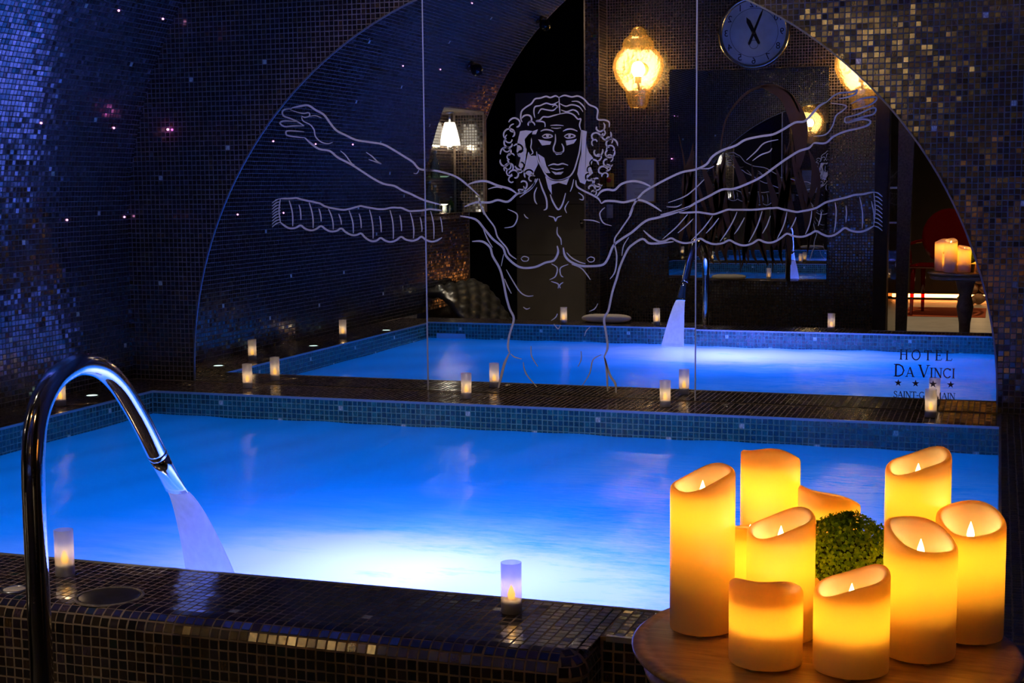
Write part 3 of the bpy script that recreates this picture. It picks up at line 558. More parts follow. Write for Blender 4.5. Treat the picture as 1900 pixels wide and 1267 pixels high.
STROKES = {'etched_arm':[(3.9,[(-2877,1198),(-2840,1204),(-2799,1207),(-2765,1187),(-2726,1166),(-2699,1132),(-2669,1099),(-2626,1078),(-2578,1057),(-2523,1048),(-2457,1037),(-2410,1014),(-2362,986),(-2321,961),(-2298,936),(-2271,928),(-2227,927)]),(3.9,[(-2818,1071),(-2788,1045),(-2751,1022),(-2702,1013),(-2665,985),(-2605,956),(-2550,923),(-2502,894),(-2455,872),(-2407,863),(-2371,844),(-2335,830),(-2291,810),(-2253,797),(-2194,783)]),(2.9,[(-2877,1195),(-2909,1193),(-2922,1182),(-2916,1165),(-2891,1156),(-2854,1141),(-2820,1121)]),(2.3,[(-2884,1190),(-2828,1174),(-2797,1176),(-2794,1162),(-2816,1157),(-2831,1163)]),(2.9,[(-2848,1139),(-2904,1144),(-2929,1141),(-2933,1132),(-2911,1120),(-2873,1122),(-2823,1121)]),(2.9,[(-2821,1096),(-2861,1100),(-2902,1101),(-2907,1089),(-2896,1081),(-2849,1074),(-2818,1071)]),(2.1,[(-2831,1158),(-2823,1141),(-2792,1126),(-2774,1104),(-2768,1076),(-2744,1053),(-2713,1044),(-2688,1049)]),(2.1,[(-2794,1160),(-2766,1163),(-2738,1153)]),(2.1,[(-2652,1013),(-2628,993),(-2604,962),(-2589,954)]),(2.1,[(-2533,1005),(-2507,988),(-2483,966),(-2465,956),(-2495,966),(-2522,975)]),(1.9,[(-2319,915),(-2304,914),(-2295,928)]),(3.9,[(-2269,927),(-2231,926),(-2178,915),(-2126,897),(-2081,865),(-2030,820)]),(4.3,[(-2081,865),(-2044,876),(-1999,879),(-1948,861),(-1896,847),(-1864,826)]),(2.9,[(-1989,847),(-1955,855),(-1929,850)]),(4.3,[(-2094,775),(-2045,792),(-1985,792),(-1948,802),(-1904,795),(-1864,826),(-1823,839),(-1791,866),(-1776,887)]),(2.9,[(-2030,813),(-2023,785),(-2008,742)])],'etched_arm#2':[(4.1,[(-1395,740),(-1371,789),(-1337,829),(-1285,859),(-1227,888),(-1180,907),(-1126,917),(-1086,936),(-1063,965),(-1026,988),(-973,1006),(-934,1028),(-875,1040),(-830,1046),(-791,1064),(-747,1089),(-711,1093),(-683,1120),(-658,1148),(-630,1163)]),(2.9,[(-630,1163),(-602,1187),(-577,1196),(-533,1198),(-518,1205),(-524,1190),(-552,1180),(-583,1174)]),(4.1,[(-1268,740),(-1169,765),(-1125,788),(-1078,811),(-1025,837),(-979,840),(-926,859),(-874,884),(-829,916),(-784,948),(-732,980),(-694,992),(-678,1008)]),(3.5,[(-678,1008),(-669,1011),(-631,1010),(-600,1035),(-556,1053),(-512,1062),(-475,1074),(-468,1089),(-500,1096),(-556,1085),(-560,1104)]),(2.9,[(-539,1154),(-502,1172),(-452,1177),(-449,1164),(-476,1146),(-532,1132)]),(2.9,[(-560,1104),(-513,1115),(-464,1136),(-448,1133),(-457,1114),(-500,1103),(-556,1085)]),(2.5,[(-676,1036),(-631,1042),(-606,1073),(-594,1111),(-570,1129),(-557,1148),(-614,1159)]),(2.3,[(-1237,788),(-1173,811),(-1132,841),(-1095,877)]),(2.3,[(-930,950),(-894,982),(-862,1014),(-810,1026)]),(2.3,[(-907,947),(-875,969),(-842,981),(-833,994)]),(2.3,[(-1123,920),(-1079,919),(-1056,929)]),(2.3,[(-1244,772),(-1206,771),(-1183,781)]),(4.3,[(-1528,813),(-1509,834),(-1484,841),(-1455,839),(-1429,861),(-1400,871),(-1368,873),(-1334,864),(-1305,850)]),(4.3,[(-1509,785),(-1492,795),(-1455,795),(-1417,790),(-1368,800),(-1334,794),(-1301,778),(-1264,754)])],'etched_scarf':[(3.7,[(-2942,813),(-2922,813),(-2903,813),(-2883,814),(-2864,815),(-2845,810),(-2826,806),(-2807,802),(-2789,799),(-2771,795),(-2753,791),(-2735,781),(-2716,775),(-2697,771),(-2678,768),(-2659,765),(-2640,764),(-2621,767),(-2602,771),(-2582,776),(-2563,780),(-2544,776),(-2525,773),(-2507,770),(-2488,767),(-2469,766),(-2450,767),(-2431,771),(-2413,773),(-2394,772),(-2376,771),(-2358,764),(-2340,758),(-2321,758),(-2303,759),(-2284,760),(-2266,763),(-2248,766),(-2230,764),(-2212,762),(-2194,760)]),(3.7,[(-2945,711),(-2926,697),(-2907,687),(-2887,685),(-2868,689),(-2848,698),(-2829,685),(-2810,678),(-2790,677),(-2771,684),(-2751,695),(-2732,683),(-2713,674),(-2694,672),(-2675,676),(-2656,685),(-2638,671),(-2619,661),(-2601,656),(-2583,658),(-2564,664),(-2547,648),(-2529,636),(-2511,631),(-2492,634),(-2474,645),(-2455,635),(-2436,629),(-2418,630),(-2399,638),(-2380,650),(-2362,640),(-2343,635),(-2325,634),(-2306,640),(-2288,651),(-2270,639),(-2251,632),(-2233,631),(-2215,637),(-2196,648)]),(2.2,[(-2900,805),(-2892,778),(-2886,750),(-2885,722),(-2886,695)]),(2.2,[(-2854,786),(-2849,770),(-2847,753),(-2846,737),(-2846,721)]),(2.2,[(-2805,795),(-2796,768),(-2790,741),(-2788,714),(-2789,687)]),(2.2,[(-2760,770),(-2755,756),(-2752,742),(-2750,728),(-2750,715)]),(2.2,[(-2714,768),(-2704,746),(-2697,724),(-2694,702),(-2694,680)]),(2.2,[(-2667,747),(-2662,735),(-2658,724),(-2656,713),(-2655,701)]),(2.2,[(-2618,761),(-2609,737),(-2602,713),(-2600,689),(-2600,665)]),(2.2,[(-2572,748),(-2567,733),(-2564,717),(-2563,702),(-2563,686)]),(2.2,[(-2523,764),(-2515,734),(-2510,704),(-2508,673),(-2509,643)]),(2.2,[(-2478,737),(-2474,720),(-2472,703),(-2471,686),(-2471,669)]),(2.2,[(-2429,762),(-2421,732),(-2416,702),(-2415,671),(-2416,641)]),(2.2,[(-2385,741),(-2381,725),(-2379,708),(-2378,691),(-2378,674)]),(2.2,[(-2337,751),(-2329,724),(-2324,698),(-2322,671),(-2324,644)]),(2.2,[(-2293,732),(-2289,717),(-2287,702),(-2285,687),(-2286,672)]),(2.2,[(-2245,758),(-2237,729),(-2232,700),(-2231,671),(-2232,642)]),(2.2,[(-2202,733),(-2198,717),(-2196,702),(-2194,686),(-2194,670)]),(2.5,[(-2942,813),(-2950,762),(-2945,711)]),(2.3,[(-2942,813),(-2961,808),(-2982,794)]),(2.3,[(-2942,800),(-2961,796),(-2982,781)]),(2.3,[(-2943,787),(-2962,783),(-2983,768)]),(2.3,[(-2943,775),(-2962,770),(-2983,755)]),(2.3,[(-2943,762),(-2963,757),(-2983,743)]),(2.3,[(-2944,749),(-2963,745),(-2984,730)]),(2.3,[(-2944,736),(-2963,732),(-2984,717)]),(2.3,[(-2944,724),(-2964,719),(-2985,704)]),(2.3,[(-2945,711),(-2964,706),(-2985,691)])],'etched_scarf#2':[(3.7,[(-1193,748),(-1173,748),(-1154,749),(-1134,750),(-1115,750),(-1095,747),(-1076,744),(-1057,742),(-1038,747),(-1019,754),(-1000,760),(-981,759),(-962,759),(-943,759),(-924,759),(-904,759),(-885,760),(-866,762),(-847,764),(-828,765),(-809,766),(-791,761),(-772,757),(-753,753),(-734,750),(-716,753),(-697,756),(-679,760),(-661,766),(-644,776),(-627,786),(-610,791),(-593,795),(-575,799),(-558,803),(-540,808),(-523,813),(-505,815),(-486,817),(-468,821),(-450,824)]),(3.7,[(-1337,679),(-1315,659),(-1293,644),(-1271,635),(-1249,638),(-1225,648),(-1202,637),(-1178,630),(-1155,630),(-1132,636),(-1109,647),(-1086,635),(-1063,627),(-1040,626),(-1017,631),(-994,641),(-971,630),(-948,622),(-926,622),(-903,630),(-881,643),(-859,635),(-836,632),(-815,638),(-794,651),(-772,667),(-750,659),(-728,655),(-706,657),(-684,666),(-662,677),(-640,666),(-618,658),(-597,661),(-576,673),(-555,689),(-534,680),(-512,675),(-490,676),(-469,684),(-448,697)]),(2.2,[(-1159,742),(-1180,718),(-1203,693),(-1230,669),(-1260,644)]),(2.2,[(-1137,725),(-1150,711),(-1165,697),(-1181,683),(-1198,669)]),(2.2,[(-1061,735),(-1078,711),(-1097,687),(-1120,663),(-1145,639)]),(2.2,[(-1036,727),(-1047,713),(-1058,698),(-1072,683),(-1086,668)]),(2.2,[(-965,751),(-977,722),(-992,694),(-1010,665),(-1031,636)]),(2.2,[(-936,729),(-944,713),(-953,697),(-963,681),(-975,665)]),(2.2,[(-868,753),(-877,723),(-888,693),(-902,663),(-919,633)]),(2.2,[(-836,735),(-842,718),(-848,701),(-856,685),(-866,668)]),(2.2,[(-773,750),(-778,724),(-785,699),(-796,673),(-809,648)]),(2.2,[(-738,730),(-742,718),(-747,707),(-753,695),(-760,684)]),(2.2,[(-679,754),(-681,732),(-685,709),(-692,687),(-702,665)]),(2.2,[(-643,751),(-644,738),(-646,724),(-650,711),(-654,697)]),(2.2,[(-592,787),(-588,758),(-588,729),(-590,700),(-595,672)]),(2.2,[(-552,774),(-550,759),(-549,743),(-550,727),(-551,711)]),(2.2,[(-502,807),(-495,777),(-490,747),(-489,717),(-490,687)]),(2.2,[(-458,790),(-454,773),(-450,755),(-448,738),(-448,721)]),(2.5,[(-450,824),(-444,760),(-448,697)]),(2.3,[(-450,824),(-435,820),(-418,806)]),(2.3,[(-450,808),(-435,804),(-418,790)]),(2.3,[(-450,792),(-434,788),(-418,774)]),(2.3,[(-449,776),(-434,772),(-417,758)]),(2.3,[(-449,760),(-434,756),(-417,742)]),(2.3,[(-449,744),(-433,740),(-417,726)]),(2.3,[(-449,728),(-433,724),(-416,710)]),(2.3,[(-448,712),(-433,708),(-416,695)]),(2.3,[(-448,697),(-432,692),(-416,679)])],'etched_torso':[(4.3,[(-2113,737),(-2046,723),(-2009,685),(-1972,643),(-1928,608),(-1914,573),(-1877,539),(-1841,525),(-1789,529),(-1746,547),(-1709,557),(-1691,589),(-1695,616)]),(4.3,[(-2062,632),(-2017,632),(-1984,608),(-1973,573),(-1944,524),(-1929,475),(-1915,405),(-1901,356),(-1883,314),(-1902,250),(-1910,201),(-1903,173)]),(5.4,[(-1903,173),(-1925,129),(-1941,72),(-1953,25)]),(2.9,[(-2019,782),(-2001,740),(-1964,692),(-1950,650),(-1913,608),(-1899,580),(-1870,560)]),(2.5,[(-2016,692),(-1995,643),(-1973,608)]),(2.3,[(-1925,580),(-1936,531)]),(2.3,[(-1914,517),(-1885,469),(-1856,427),(-1827,410),(-1798,411)]),(2.3,[(-1922,479),(-1908,447),(-1893,419)]),(4.5,[(-1669,609),(-1662,575),(-1637,551),(-1595,536),(-1545,535),(-1502,542),(-1481,569),(-1460,617),(-1425,645),(-1383,672),(-1328,716),(-1280,729),(-1218,746),(-1150,769)]),(4.3,[(-1215,635),(-1272,628),(-1314,628),(-1341,645),(-1383,621),(-1404,597),(-1432,536),(-1446,488),(-1464,433),(-1481,357),(-1499,322),(-1489,254),(-1485,205),(-1499,170)]),(4.9,[(-1499,170),(-1489,122),(-1485,29)]),(4.4,[(-1496,164),(-1475,95),(-1453,61),(-1450,23)]),(2.9,[(-1376,780),(-1390,739),(-1432,678),(-1456,638),(-1446,577),(-1453,515),(-1474,484)]),(2.3,[(-1397,651),(-1418,617),(-1425,577)]),(2.5,[(-1655,589),(-1634,568),(-1602,551),(-1577,545)]),(2.3,[(-1634,541),(-1595,527),(-1570,500),(-1556,480)]),(2.5,[(-1694,692),(-1694,664),(-1680,644),(-1677,620)]),(2.5,[(-1730,736),(-1708,730),(-1701,716),(-1694,730),(-1676,736)]),(2.5,[(-1720,543),(-1695,526),(-1703,492),(-1728,478)]),(2.5,[(-1648,541),(-1681,527),(-1681,499),(-1670,489)]),(2.5,[(-1721,471),(-1692,461),(-1692,443)]),(2.5,[(-1670,468),(-1685,457),(-1683,444)]),(1.9,[(-1850,563),(-1837,572),(-1818,566),(-1822,554),(-1840,553),(-1850,563)]),(1.9,[(-1570,563),(-1555,572),(-1539,566),(-1543,554),(-1560,552),(-1570,563)]),(2.3,[(-1842,364),(-1827,356),(-1813,361)]),(2.3,[(-1722,311),(-1703,325),(-1696,339)]),(2.3,[(-1711,297),(-1693,278),(-1683,294)]),(2.3,[(-1560,352),(-1538,363),(-1525,384)]),(2.1,[(-1581,251),(-1574,272),(-1556,290)]),(2.1,[(-1810,204),(-1807,161),(-1781,120)]),(2.1,[(-1596,189),(-1596,154),(-1610,125)]),(2.3,[(-1844,136),(-1833,90),(-1786,35)]),(2.3,[(-1510,177),(-1546,155),(-1560,99),(-1593,46)]),(2.3,[(-1899,169),(-1881,156),(-1851,149)]),(2.5,[(-1905,764),(-1868,747),(-1865,723),(-1883,695),(-1920,688)]),(2.5,[(-1583,721),(-1544,718),(-1516,709)]),(2.5,[(-1495,770),(-1516,746),(-1502,709),(-1467,697)]),(2.3,[(-1835,744),(-1828,733),(-1817,726)])],'etched_head':[(3.3,[(-1785,887),(-1792,864),(-1809,844),(-1853,813)]),(3.3,[(-1770,887),(-1757,848),(-1740,806),(-1738,769),(-1751,760)]),(2.9,[(-1779,852),(-1790,827),(-1788,798),(-1779,784)]),(3.5,[(-1615,879),(-1611,855),(-1585,838),(-1547,820),(-1522,805),(-1509,785)]),(3.3,[(-1723,823),(-1714,798),(-1697,769),(-1686,763),(-1671,785),(-1658,828)]),(2.5,[(-1624,883),(-1630,855),(-1639,834)]),(2.5,[(-1645,796),(-1661,769),(-1654,748)]),(2.5,[(-1605,830),(-1586,816),(-1586,801),(-1601,804)]),(2.9,[(-1780,996),(-1774,963),(-1757,930),(-1740,901),(-1714,882),(-1679,880),(-1645,892),(-1624,916),(-1611,952),(-1598,1001),(-1591,1078)]),(2.9,[(-1762,1077),(-1743,1083),(-1721,1080),(-1708,1074)]),(2.9,[(-1668,1075),(-1648,1083),(-1627,1082),(-1608,1074)]),(2.5,[(-1756,1057),(-1741,1064),(-1721,1062),(-1713,1055),(-1730,1050),(-1747,1051),(-1756,1057)]),(2.5,[(-1663,1055),(-1648,1063),(-1631,1062),(-1617,1055),(-1631,1049),(-1651,1048),(-1663,1055)]),(2.9,[(-1700,1064),(-1700,1035),(-1708,1011),(-1705,994),(-1687,988),(-1668,994),(-1666,1010),(-1674,1026)]),(2.9,[(-1731,938),(-1709,945),(-1690,942),(-1670,946),(-1647,939)]),(2.5,[(-1722,929),(-1696,923),(-1666,927)]),(2.3,[(-1721,1099),(-1695,1100),(-1665,1097)]),(2.1,[(-1717,1090),(-1695,1087),(-1676,1089)])],'etched_hair':[(3.1,[(-1684,1209),(-1699,1216),(-1720,1210),(-1738,1215),(-1763,1209),(-1785,1206),(-1800,1188),(-1824,1174),(-1842,1158),(-1846,1132),(-1840,1115)]),(3.1,[(-1684,1209),(-1661,1217),(-1631,1210),(-1605,1213),(-1580,1200),(-1559,1178),(-1534,1167),(-1523,1153),(-1525,1120),(-1496,1116),(-1477,1107),(-1477,1087)]),(2.7,[(-1686,1193),(-1712,1182),(-1738,1188),(-1764,1179),(-1785,1175),(-1790,1155),(-1786,1131)]),(2.7,[(-1688,1177),(-1708,1159),(-1738,1162),(-1759,1165),(-1772,1147)]),(2.7,[(-1680,1185),(-1656,1174),(-1631,1179),(-1601,1171),(-1584,1150)]),(2.7,[(-1676,1160),(-1652,1152),(-1627,1159),(-1608,1151),(-1601,1138)]),(2.7,[(-1684,1209),(-1682,1173),(-1680,1144)]),(2.7,[(-1680,1144),(-1704,1139),(-1729,1133),(-1751,1134),(-1764,1122),(-1781,1118),(-1747,1113),(-1743,1093)]),(2.7,[(-1680,1144),(-1648,1148),(-1623,1139),(-1606,1122),(-1593,1122),(-1599,1098),(-1593,1078)]),(2.7,[(-1631,1192),(-1605,1191),(-1584,1174),(-1574,1158)]),(2.7,[(-1712,1173),(-1699,1181),(-1689,1169)]),(3.3,[(-1898,1116),(-1891,1125),(-1881,1131),(-1870,1132),(-1860,1128),(-1853,1122),(-1849,1114),(-1850,1107),(-1853,1101),(-1859,1097),(-1865,1096)]),(2.7,[(-1875,1109),(-1882,1107),(-1889,1103),(-1893,1098),(-1894,1092),(-1893,1086),(-1890,1081),(-1885,1078),(-1880,1077),(-1876,1078),(-1873,1080)]),(3.3,[(-1918,1053),(-1920,1065),(-1917,1077),(-1908,1086),(-1897,1089),(-1887,1088),(-1878,1083),(-1874,1076),(-1873,1068),(-1876,1061),(-1882,1057)]),(2.7,[(-1906,1066),(-1912,1059),(-1914,1051),(-1913,1044),(-1908,1038),(-1903,1035),(-1896,1034),(-1890,1035),(-1886,1039),(-1884,1043),(-1884,1047)]),(3.3,[(-1908,1052),(-1915,1045),(-1918,1036),(-1917,1027),(-1912,1020),(-1905,1015),(-1898,1014),(-1891,1016),(-1886,1020),(-1884,1025),(-1884,1030)]),(2.7,[(-1891,1011),(-1893,1004),(-1898,1000),(-1903,997),(-1909,997),(-1914,999),(-1918,1002),(-1920,1006),(-1920,1010),(-1919,1013),(-1917,1016)]),(3.3,[(-1935,987),(-1933,999),(-1927,1009),(-1917,1014),(-1906,1015),(-1897,1011),(-1891,1004),(-1889,997),(-1891,990),(-1896,985),(-1902,983)]),(2.7,[(-1874,981),(-1879,987),(-1887,990),(-1894,990),(-1900,987),(-1904,982),(-1906,977),(-1905,972),(-1903,968),(-1899,966),(-1895,965)]),(3.3,[(-1935,967),(-1936,957),(-1933,949),(-1927,942),(-1919,940),(-1911,940),(-1905,944),(-1901,949),(-1900,955),(-1902,960),(-1906,963)]),(2.7,[(-1895,950),(-1891,945),(-1890,939),(-1891,934),(-1894,929),(-1898,927),(-1903,926),(-1907,927),(-1910,929),(-1912,932),(-1912,935)]),(3.3,[(-1917,919),(-1919,929),(-1916,939),(-1910,946),(-1901,949),(-1893,949),(-1885,946),(-1881,940),(-1880,934),(-1881,928),(-1885,924)]),(2.7,[(-1898,929),(-1904,925),(-1908,919),(-1909,913),(-1907,908),(-1904,903),(-1899,901),(-1894,901),(-1890,902),(-1887,905),(-1886,908)]),(3.3,[(-1899,909),(-1893,917),(-1883,922),(-1873,922),(-1865,918),(-1859,912),(-1858,905),(-1860,898),(-1864,893),(-1870,891),(-1876,892)]),(2.7,[(-1883,900),(-1890,898),(-1896,894),(-1899,889),(-1900,883),(-1898,878),(-1894,875),(-1890,873),(-1886,873),(-1882,875),(-1880,877)]),(3.3,[(-1855,846),(-1844,843),(-1834,844),(-1826,850),(-1822,858),(-1822,866),(-1825,873),(-1831,877),(-1838,878),(-1844,876),(-1847,872)]),(2.7,[(-1837,858),(-1834,852),(-1833,845),(-1835,840),(-1840,835),(-1845,833),(-1850,834),(-1854,836),(-1857,839),(-1858,843),(-1857,846)]),(3.3,[(-1841,1130),(-1835,1138),(-1827,1142),(-1818,1143),(-1809,1141),(-1803,1136),(-1800,1129),(-1800,1123),(-1803,1118),(-1807,1114),(-1812,1113)]),(2.7,[(-1787,1101),(-1788,1107),(-1792,1112),(-1797,1115),(-1802,1117),(-1808,1116),(-1812,1113),(-1814,1110),(-1815,1106),(-1814,1103),(-1813,1100)]),(3.3,[(-1877,1020),(-1868,1026),(-1858,1027),(-1849,1024),(-1843,1019),(-1839,1012),(-1839,1005),(-1841,999),(-1846,995),(-1852,994),(-1857,994)]),(2.7,[(-1834,998),(-1840,1001),(-1847,1001),(-1852,999),(-1856,995),(-1859,991),(-1859,986),(-1857,982),(-1855,979),(-1851,978),(-1848,978)]),(3.3,[(-1872,940),(-1867,931),(-1859,926),(-1849,924),(-1841,927),(-1835,932),(-1833,939),(-1834,945),(-1837,950),(-1842,953),(-1848,953)]),(2.7,[(-1841,934),(-1839,928),(-1839,922),(-1842,917),(-1846,913),(-1852,912),(-1857,913),(-1860,915),(-1862,919),(-1863,922),(-1862,925)]),(3.3,[(-1829,892),(-1832,902),(-1831,912),(-1825,919),(-1816,923),(-1808,923),(-1801,919),(-1796,914),(-1795,907),(-1797,902),(-1801,898)]),(2.7,[(-1787,897),(-1794,900),(-1800,901),(-1807,899),(-1811,896),(-1813,891),(-1813,886),(-1811,882),(-1808,879),(-1804,878),(-1801,878)]),(3.3,[(-1471,1069),(-1468,1058),(-1470,1048),(-1476,1041),(-1485,1037),(-1494,1038),(-1501,1042),(-1505,1048),(-1506,1054),(-1504,1060),(-1500,1063)]),(2.7,[(-1467,1023),(-1464,1029),(-1463,1036),(-1466,1042),(-1470,1046),(-1476,1048),(-1481,1048),(-1485,1046),(-1488,1042),(-1489,1038),(-1488,1035)]),(3.3,[(-1442,1013),(-1444,1025),(-1451,1035),(-1461,1040),(-1472,1041),(-1481,1037),(-1487,1030),(-1489,1022),(-1487,1015),(-1482,1010),(-1476,1007)]),(2.7,[(-1488,995),(-1487,1003),(-1484,1009),(-1478,1014),(-1471,1015),(-1465,1014),(-1460,1010),(-1457,1006),(-1456,1001),(-1458,997),(-1461,994)]),(3.3,[(-1454,996),(-1454,985),(-1458,976),(-1466,970),(-1475,968),(-1483,970),(-1489,975),(-1492,982),(-1491,988),(-1488,993),(-1483,996)]),(2.7,[(-1471,951),(-1465,956),(-1462,962),(-1462,968),(-1465,973),(-1469,977),(-1474,978),(-1478,978),(-1482,976),(-1484,973),(-1485,969)]),(3.3,[(-1462,939),(-1470,933),(-1479,930),(-1488,932),(-1495,936),(-1499,942),(-1500,949),(-1498,955),(-1494,959),(-1489,961),(-1484,961)]),(2.7,[(-1490,915),(-1484,915),(-1478,918),(-1474,921),(-1472,926),(-1472,931),(-1474,935),(-1477,938),(-1480,939),(-1484,940),(-1487,938)]),(3.3,[(-1482,919),(-1488,927),(-1496,932),(-1505,933),(-1513,930),(-1518,925),(-1520,918),(-1519,911),(-1515,907),(-1510,905),(-1505,905)]),(2.7,[(-1507,891),(-1507,898),(-1503,903),(-1499,906),(-1493,907),(-1488,906),(-1484,903),(-1482,900),(-1482,896),(-1483,893),(-1486,890)]),(3.3,[(-1505,860),(-1514,854),(-1525,853),(-1534,856),(-1541,862),(-1544,870),(-1543,877),(-1538,883),(-1532,886),(-1526,886),(-1521,884)]),(2.7,[(-1539,844),(-1533,840),(-1526,839),(-1520,841),(-1515,845),(-1513,850),(-1512,855),(-1514,859),(-1518,862),(-1521,863),(-1525,862)]),(3.3,[(-1541,831),(-1536,837),(-1535,844),(-1537,851),(-1541,856),(-1547,859),(-1553,858),(-1558,855),(-1561,851),(-1561,847),(-1559,843)]),(2.7,[(-1551,831),(-1548,835),(-1543,837),(-1539,837),(-1534,836),(-1531,833),(-1530,829),(-1530,826),(-1532,823),(-1534,821),(-1537,821)]),(3.3,[(-1500,1105),(-1495,1096),(-1495,1087),(-1498,1079),(-1505,1074),(-1512,1071),(-1519,1072),(-1525,1076),(-1529,1081),(-1529,1086),(-1528,1091)]),(2.7,[(-1517,1055),(-1510,1053),(-1504,1053),(-1499,1055),(-1495,1059),(-1493,1064),(-1493,1068),(-1495,1072),(-1498,1075),(-1501,1076),(-1504,1076)]),(3.3,[(-1510,1048),(-1514,1057),(-1521,1063),(-1529,1066),(-1537,1065),(-1544,1062),(-1548,1056),(-1548,1050),(-1546,1044),(-1542,1040),(-1538,1039)]),(2.7,[(-1543,1015),(-1547,1020),(-1548,1026),(-1548,1031),(-1545,1036),(-1541,1038),(-1537,1039),(-1532,1039),(-1529,1036),(-1527,1033),(-1527,1030)]),(3.3,[(-1504,1002),(-1503,993),(-1506,984),(-1512,977),(-1520,974),(-1528,975),(-1534,978),(-1538,984),(-1539,990),(-1537,995),(-1534,998)]),(2.7,[(-1524,955),(-1518,957),(-1513,961),(-1510,966),(-1509,971),(-1511,976),(-1514,979),(-1518,981),(-1522,981),(-1525,980),(-1528,978)]),(3.3,[(-1521,939),(-1523,948),(-1528,955),(-1536,959),(-1544,960),(-1550,957),(-1555,951),(-1556,946),(-1554,940),(-1551,936),(-1546,935)]),(2.7,[(-1561,911),(-1566,915),(-1567,921),(-1567,926),(-1564,930),(-1560,933),(-1556,934),(-1552,933),(-1549,931),(-1547,928),(-1547,925)]),(3.3,[(-1540,887),(-1546,880),(-1554,878),(-1562,878),(-1569,882),(-1573,887),(-1574,893),(-1572,899),(-1568,903),(-1564,904),(-1559,904)]),(2.7,[(-1552,861),(-1546,862),(-1542,865),(-1539,869),(-1538,874),(-1539,878),(-1542,881),(-1545,883),(-1549,883),(-1552,882),(-1554,880)]),(2.3,[(-1821,1054),(-1808,1062),(-1801,1037),(-1804,1012),(-1795,992),(-1804,984)])]}
FILLS = {'etched_head':[[(-1739,1061),(-1730,1063),(-1726,1057),(-1732,1052),(-1739,1055)],[(-1645,1060),(-1637,1061),(-1635,1055),(-1641,1050),(-1647,1054)],[(-1718,917),(-1696,911),(-1666,914),(-1677,903),(-1701,902)],[(-1708,994),(-1687,988),(-1668,994),(-1675,983),(-1696,981)],[(-1744,897),(-1714,882),(-1679,880),(-1641,892),(-1654,861),(-1688,870),(-1718,862),(-1716,823),(-1731,847)],[(-1773,1045),(-1747,1040),(-1717,1035),(-1722,1023),(-1756,1020)],[(-1657,1038),(-1627,1040),(-1610,1044),(-1623,1026),(-1653,1018)],[(-1774,987),(-1748,971),(-1739,938),(-1722,909),(-1740,909),(-1761,938)]],'etched_hair':[[(-1849,1079),(-1825,1082),(-1795,1078),(-1773,1085),(-1782,1065),(-1812,1066),(-1830,1046),(-1826,1013),(-1804,980),(-1782,979),(-1774,946),(-1791,914),(-1813,898),(-1835,914),(-1857,939),(-1848,972),(-1865,997),(-1860,1038)],[(-1589,1078),(-1568,1073),(-1572,1041),(-1568,1008),(-1560,988),(-1543,968),(-1551,927),(-1543,907),(-1568,887),(-1577,862),(-1598,871),(-1609,903),(-1602,944),(-1591,993)]]}
# ------------------------------------------------------------------ arched mirror in three panes
def mirror_mat(name, tint):
    m, nt, out = new_mat(name)
    g = N(nt, 'ShaderNodeBsdfGlossy', inp={'Color': (*tint, 1), 'Roughness': 0.0}); L(nt, g.outputs[0], out.inputs[0]); return m
M_MIRROR = mirror_mat('mirror_glass', (.86, .88, .90))
mirror = empty('arched_mirror', (0, 0, 0))
tag(mirror, 'huge half-round wall mirror in three panes with an etched line figure', 'mirror')
J1, J2 = -2.268, -1.126
def arch_z(x): return AZ + math.sqrt(max(AR ** 2 - (x - AX) ** 2, 0))
YG = YM
for x0, x1, tilt in ((AX - AR, J1, .0002), (J1, J2, .0014), (J2, AX + AR, 0.0)):
    xs = AX + AR * np.sin(np.linspace(math.asin(max(min((x0 - AX) / AR, 1), -1)), math.asin(max(min((x1 - AX) / AR, 1), -1)), 28))
    xm = (x0 + x1) / 2
    v = []
    for x in xs: v.append((x - xm, 0, 0.004)); v.append((x - xm, 0, max(arch_z(x), .004)))
    n = len(v); v += [(a, .010, c) for a, b, c in v]
    f = []
    for i in range(len(xs) - 1):
        a = 2 * i; f += [(a, a + 2, a + 3, a + 1), (n + a + 2, n + a, n + a + 1, n + a + 3), (a + 1, a + 3, n + a + 3, n + a + 1), (a + 2, a, n + a, n + a + 2)]
    f += [(0, 1, n + 1, n), (n - 1, n - 2, 2 * n - 2, 2 * n - 1)]
    o = link('mirror_pane', mesh_from('mirror_pane', v, f, M_MIRROR), mirror, (xm, YG, 0)); o.rotation_euler = (tilt, 0, 0)
M_JOINT = pbr('joint_strip', (.55, .56, .66), .5)
for x in (J1, J2): MB().box(x - .0022, x + .0022, YG - .0035, YG + .002, .004, arch_z(x) - .002).build('joint_strip', M_JOINT, mirror)
edge = MB(); an = np.linspace(0, PI, 90); rim_pts = [(AX + AR * math.cos(a), AZ + AR * math.sin(a)) for a in an]
rim_pts = [(AX + AR, .004)] + rim_pts + [(AX - AR, .004)]
ribbon(edge, rim_pts, .0032, YG + .006, YG - .004, False)
M_EDGE = pbr('bevelled_edge', (.22, .26, .36), .3, .6); edge.build('edge_strip', M_EDGE, mirror)
for key, strokes in STROKES.items():
    mb = MB()
    for hw, pts in strokes: ribbon(mb, smooth_line([(a / 1000, b / 1000) for a, b in pts], 4), hw / 1000, YG + .001, YG - .0022)
    for pts in FILLS.get(key, []): plate(mb, [(a / 1000, b / 1000) for a, b in pts], YG + .001, YG - .0022)
    mb.build(key.split('#')[0], M_ETCH, mirror)
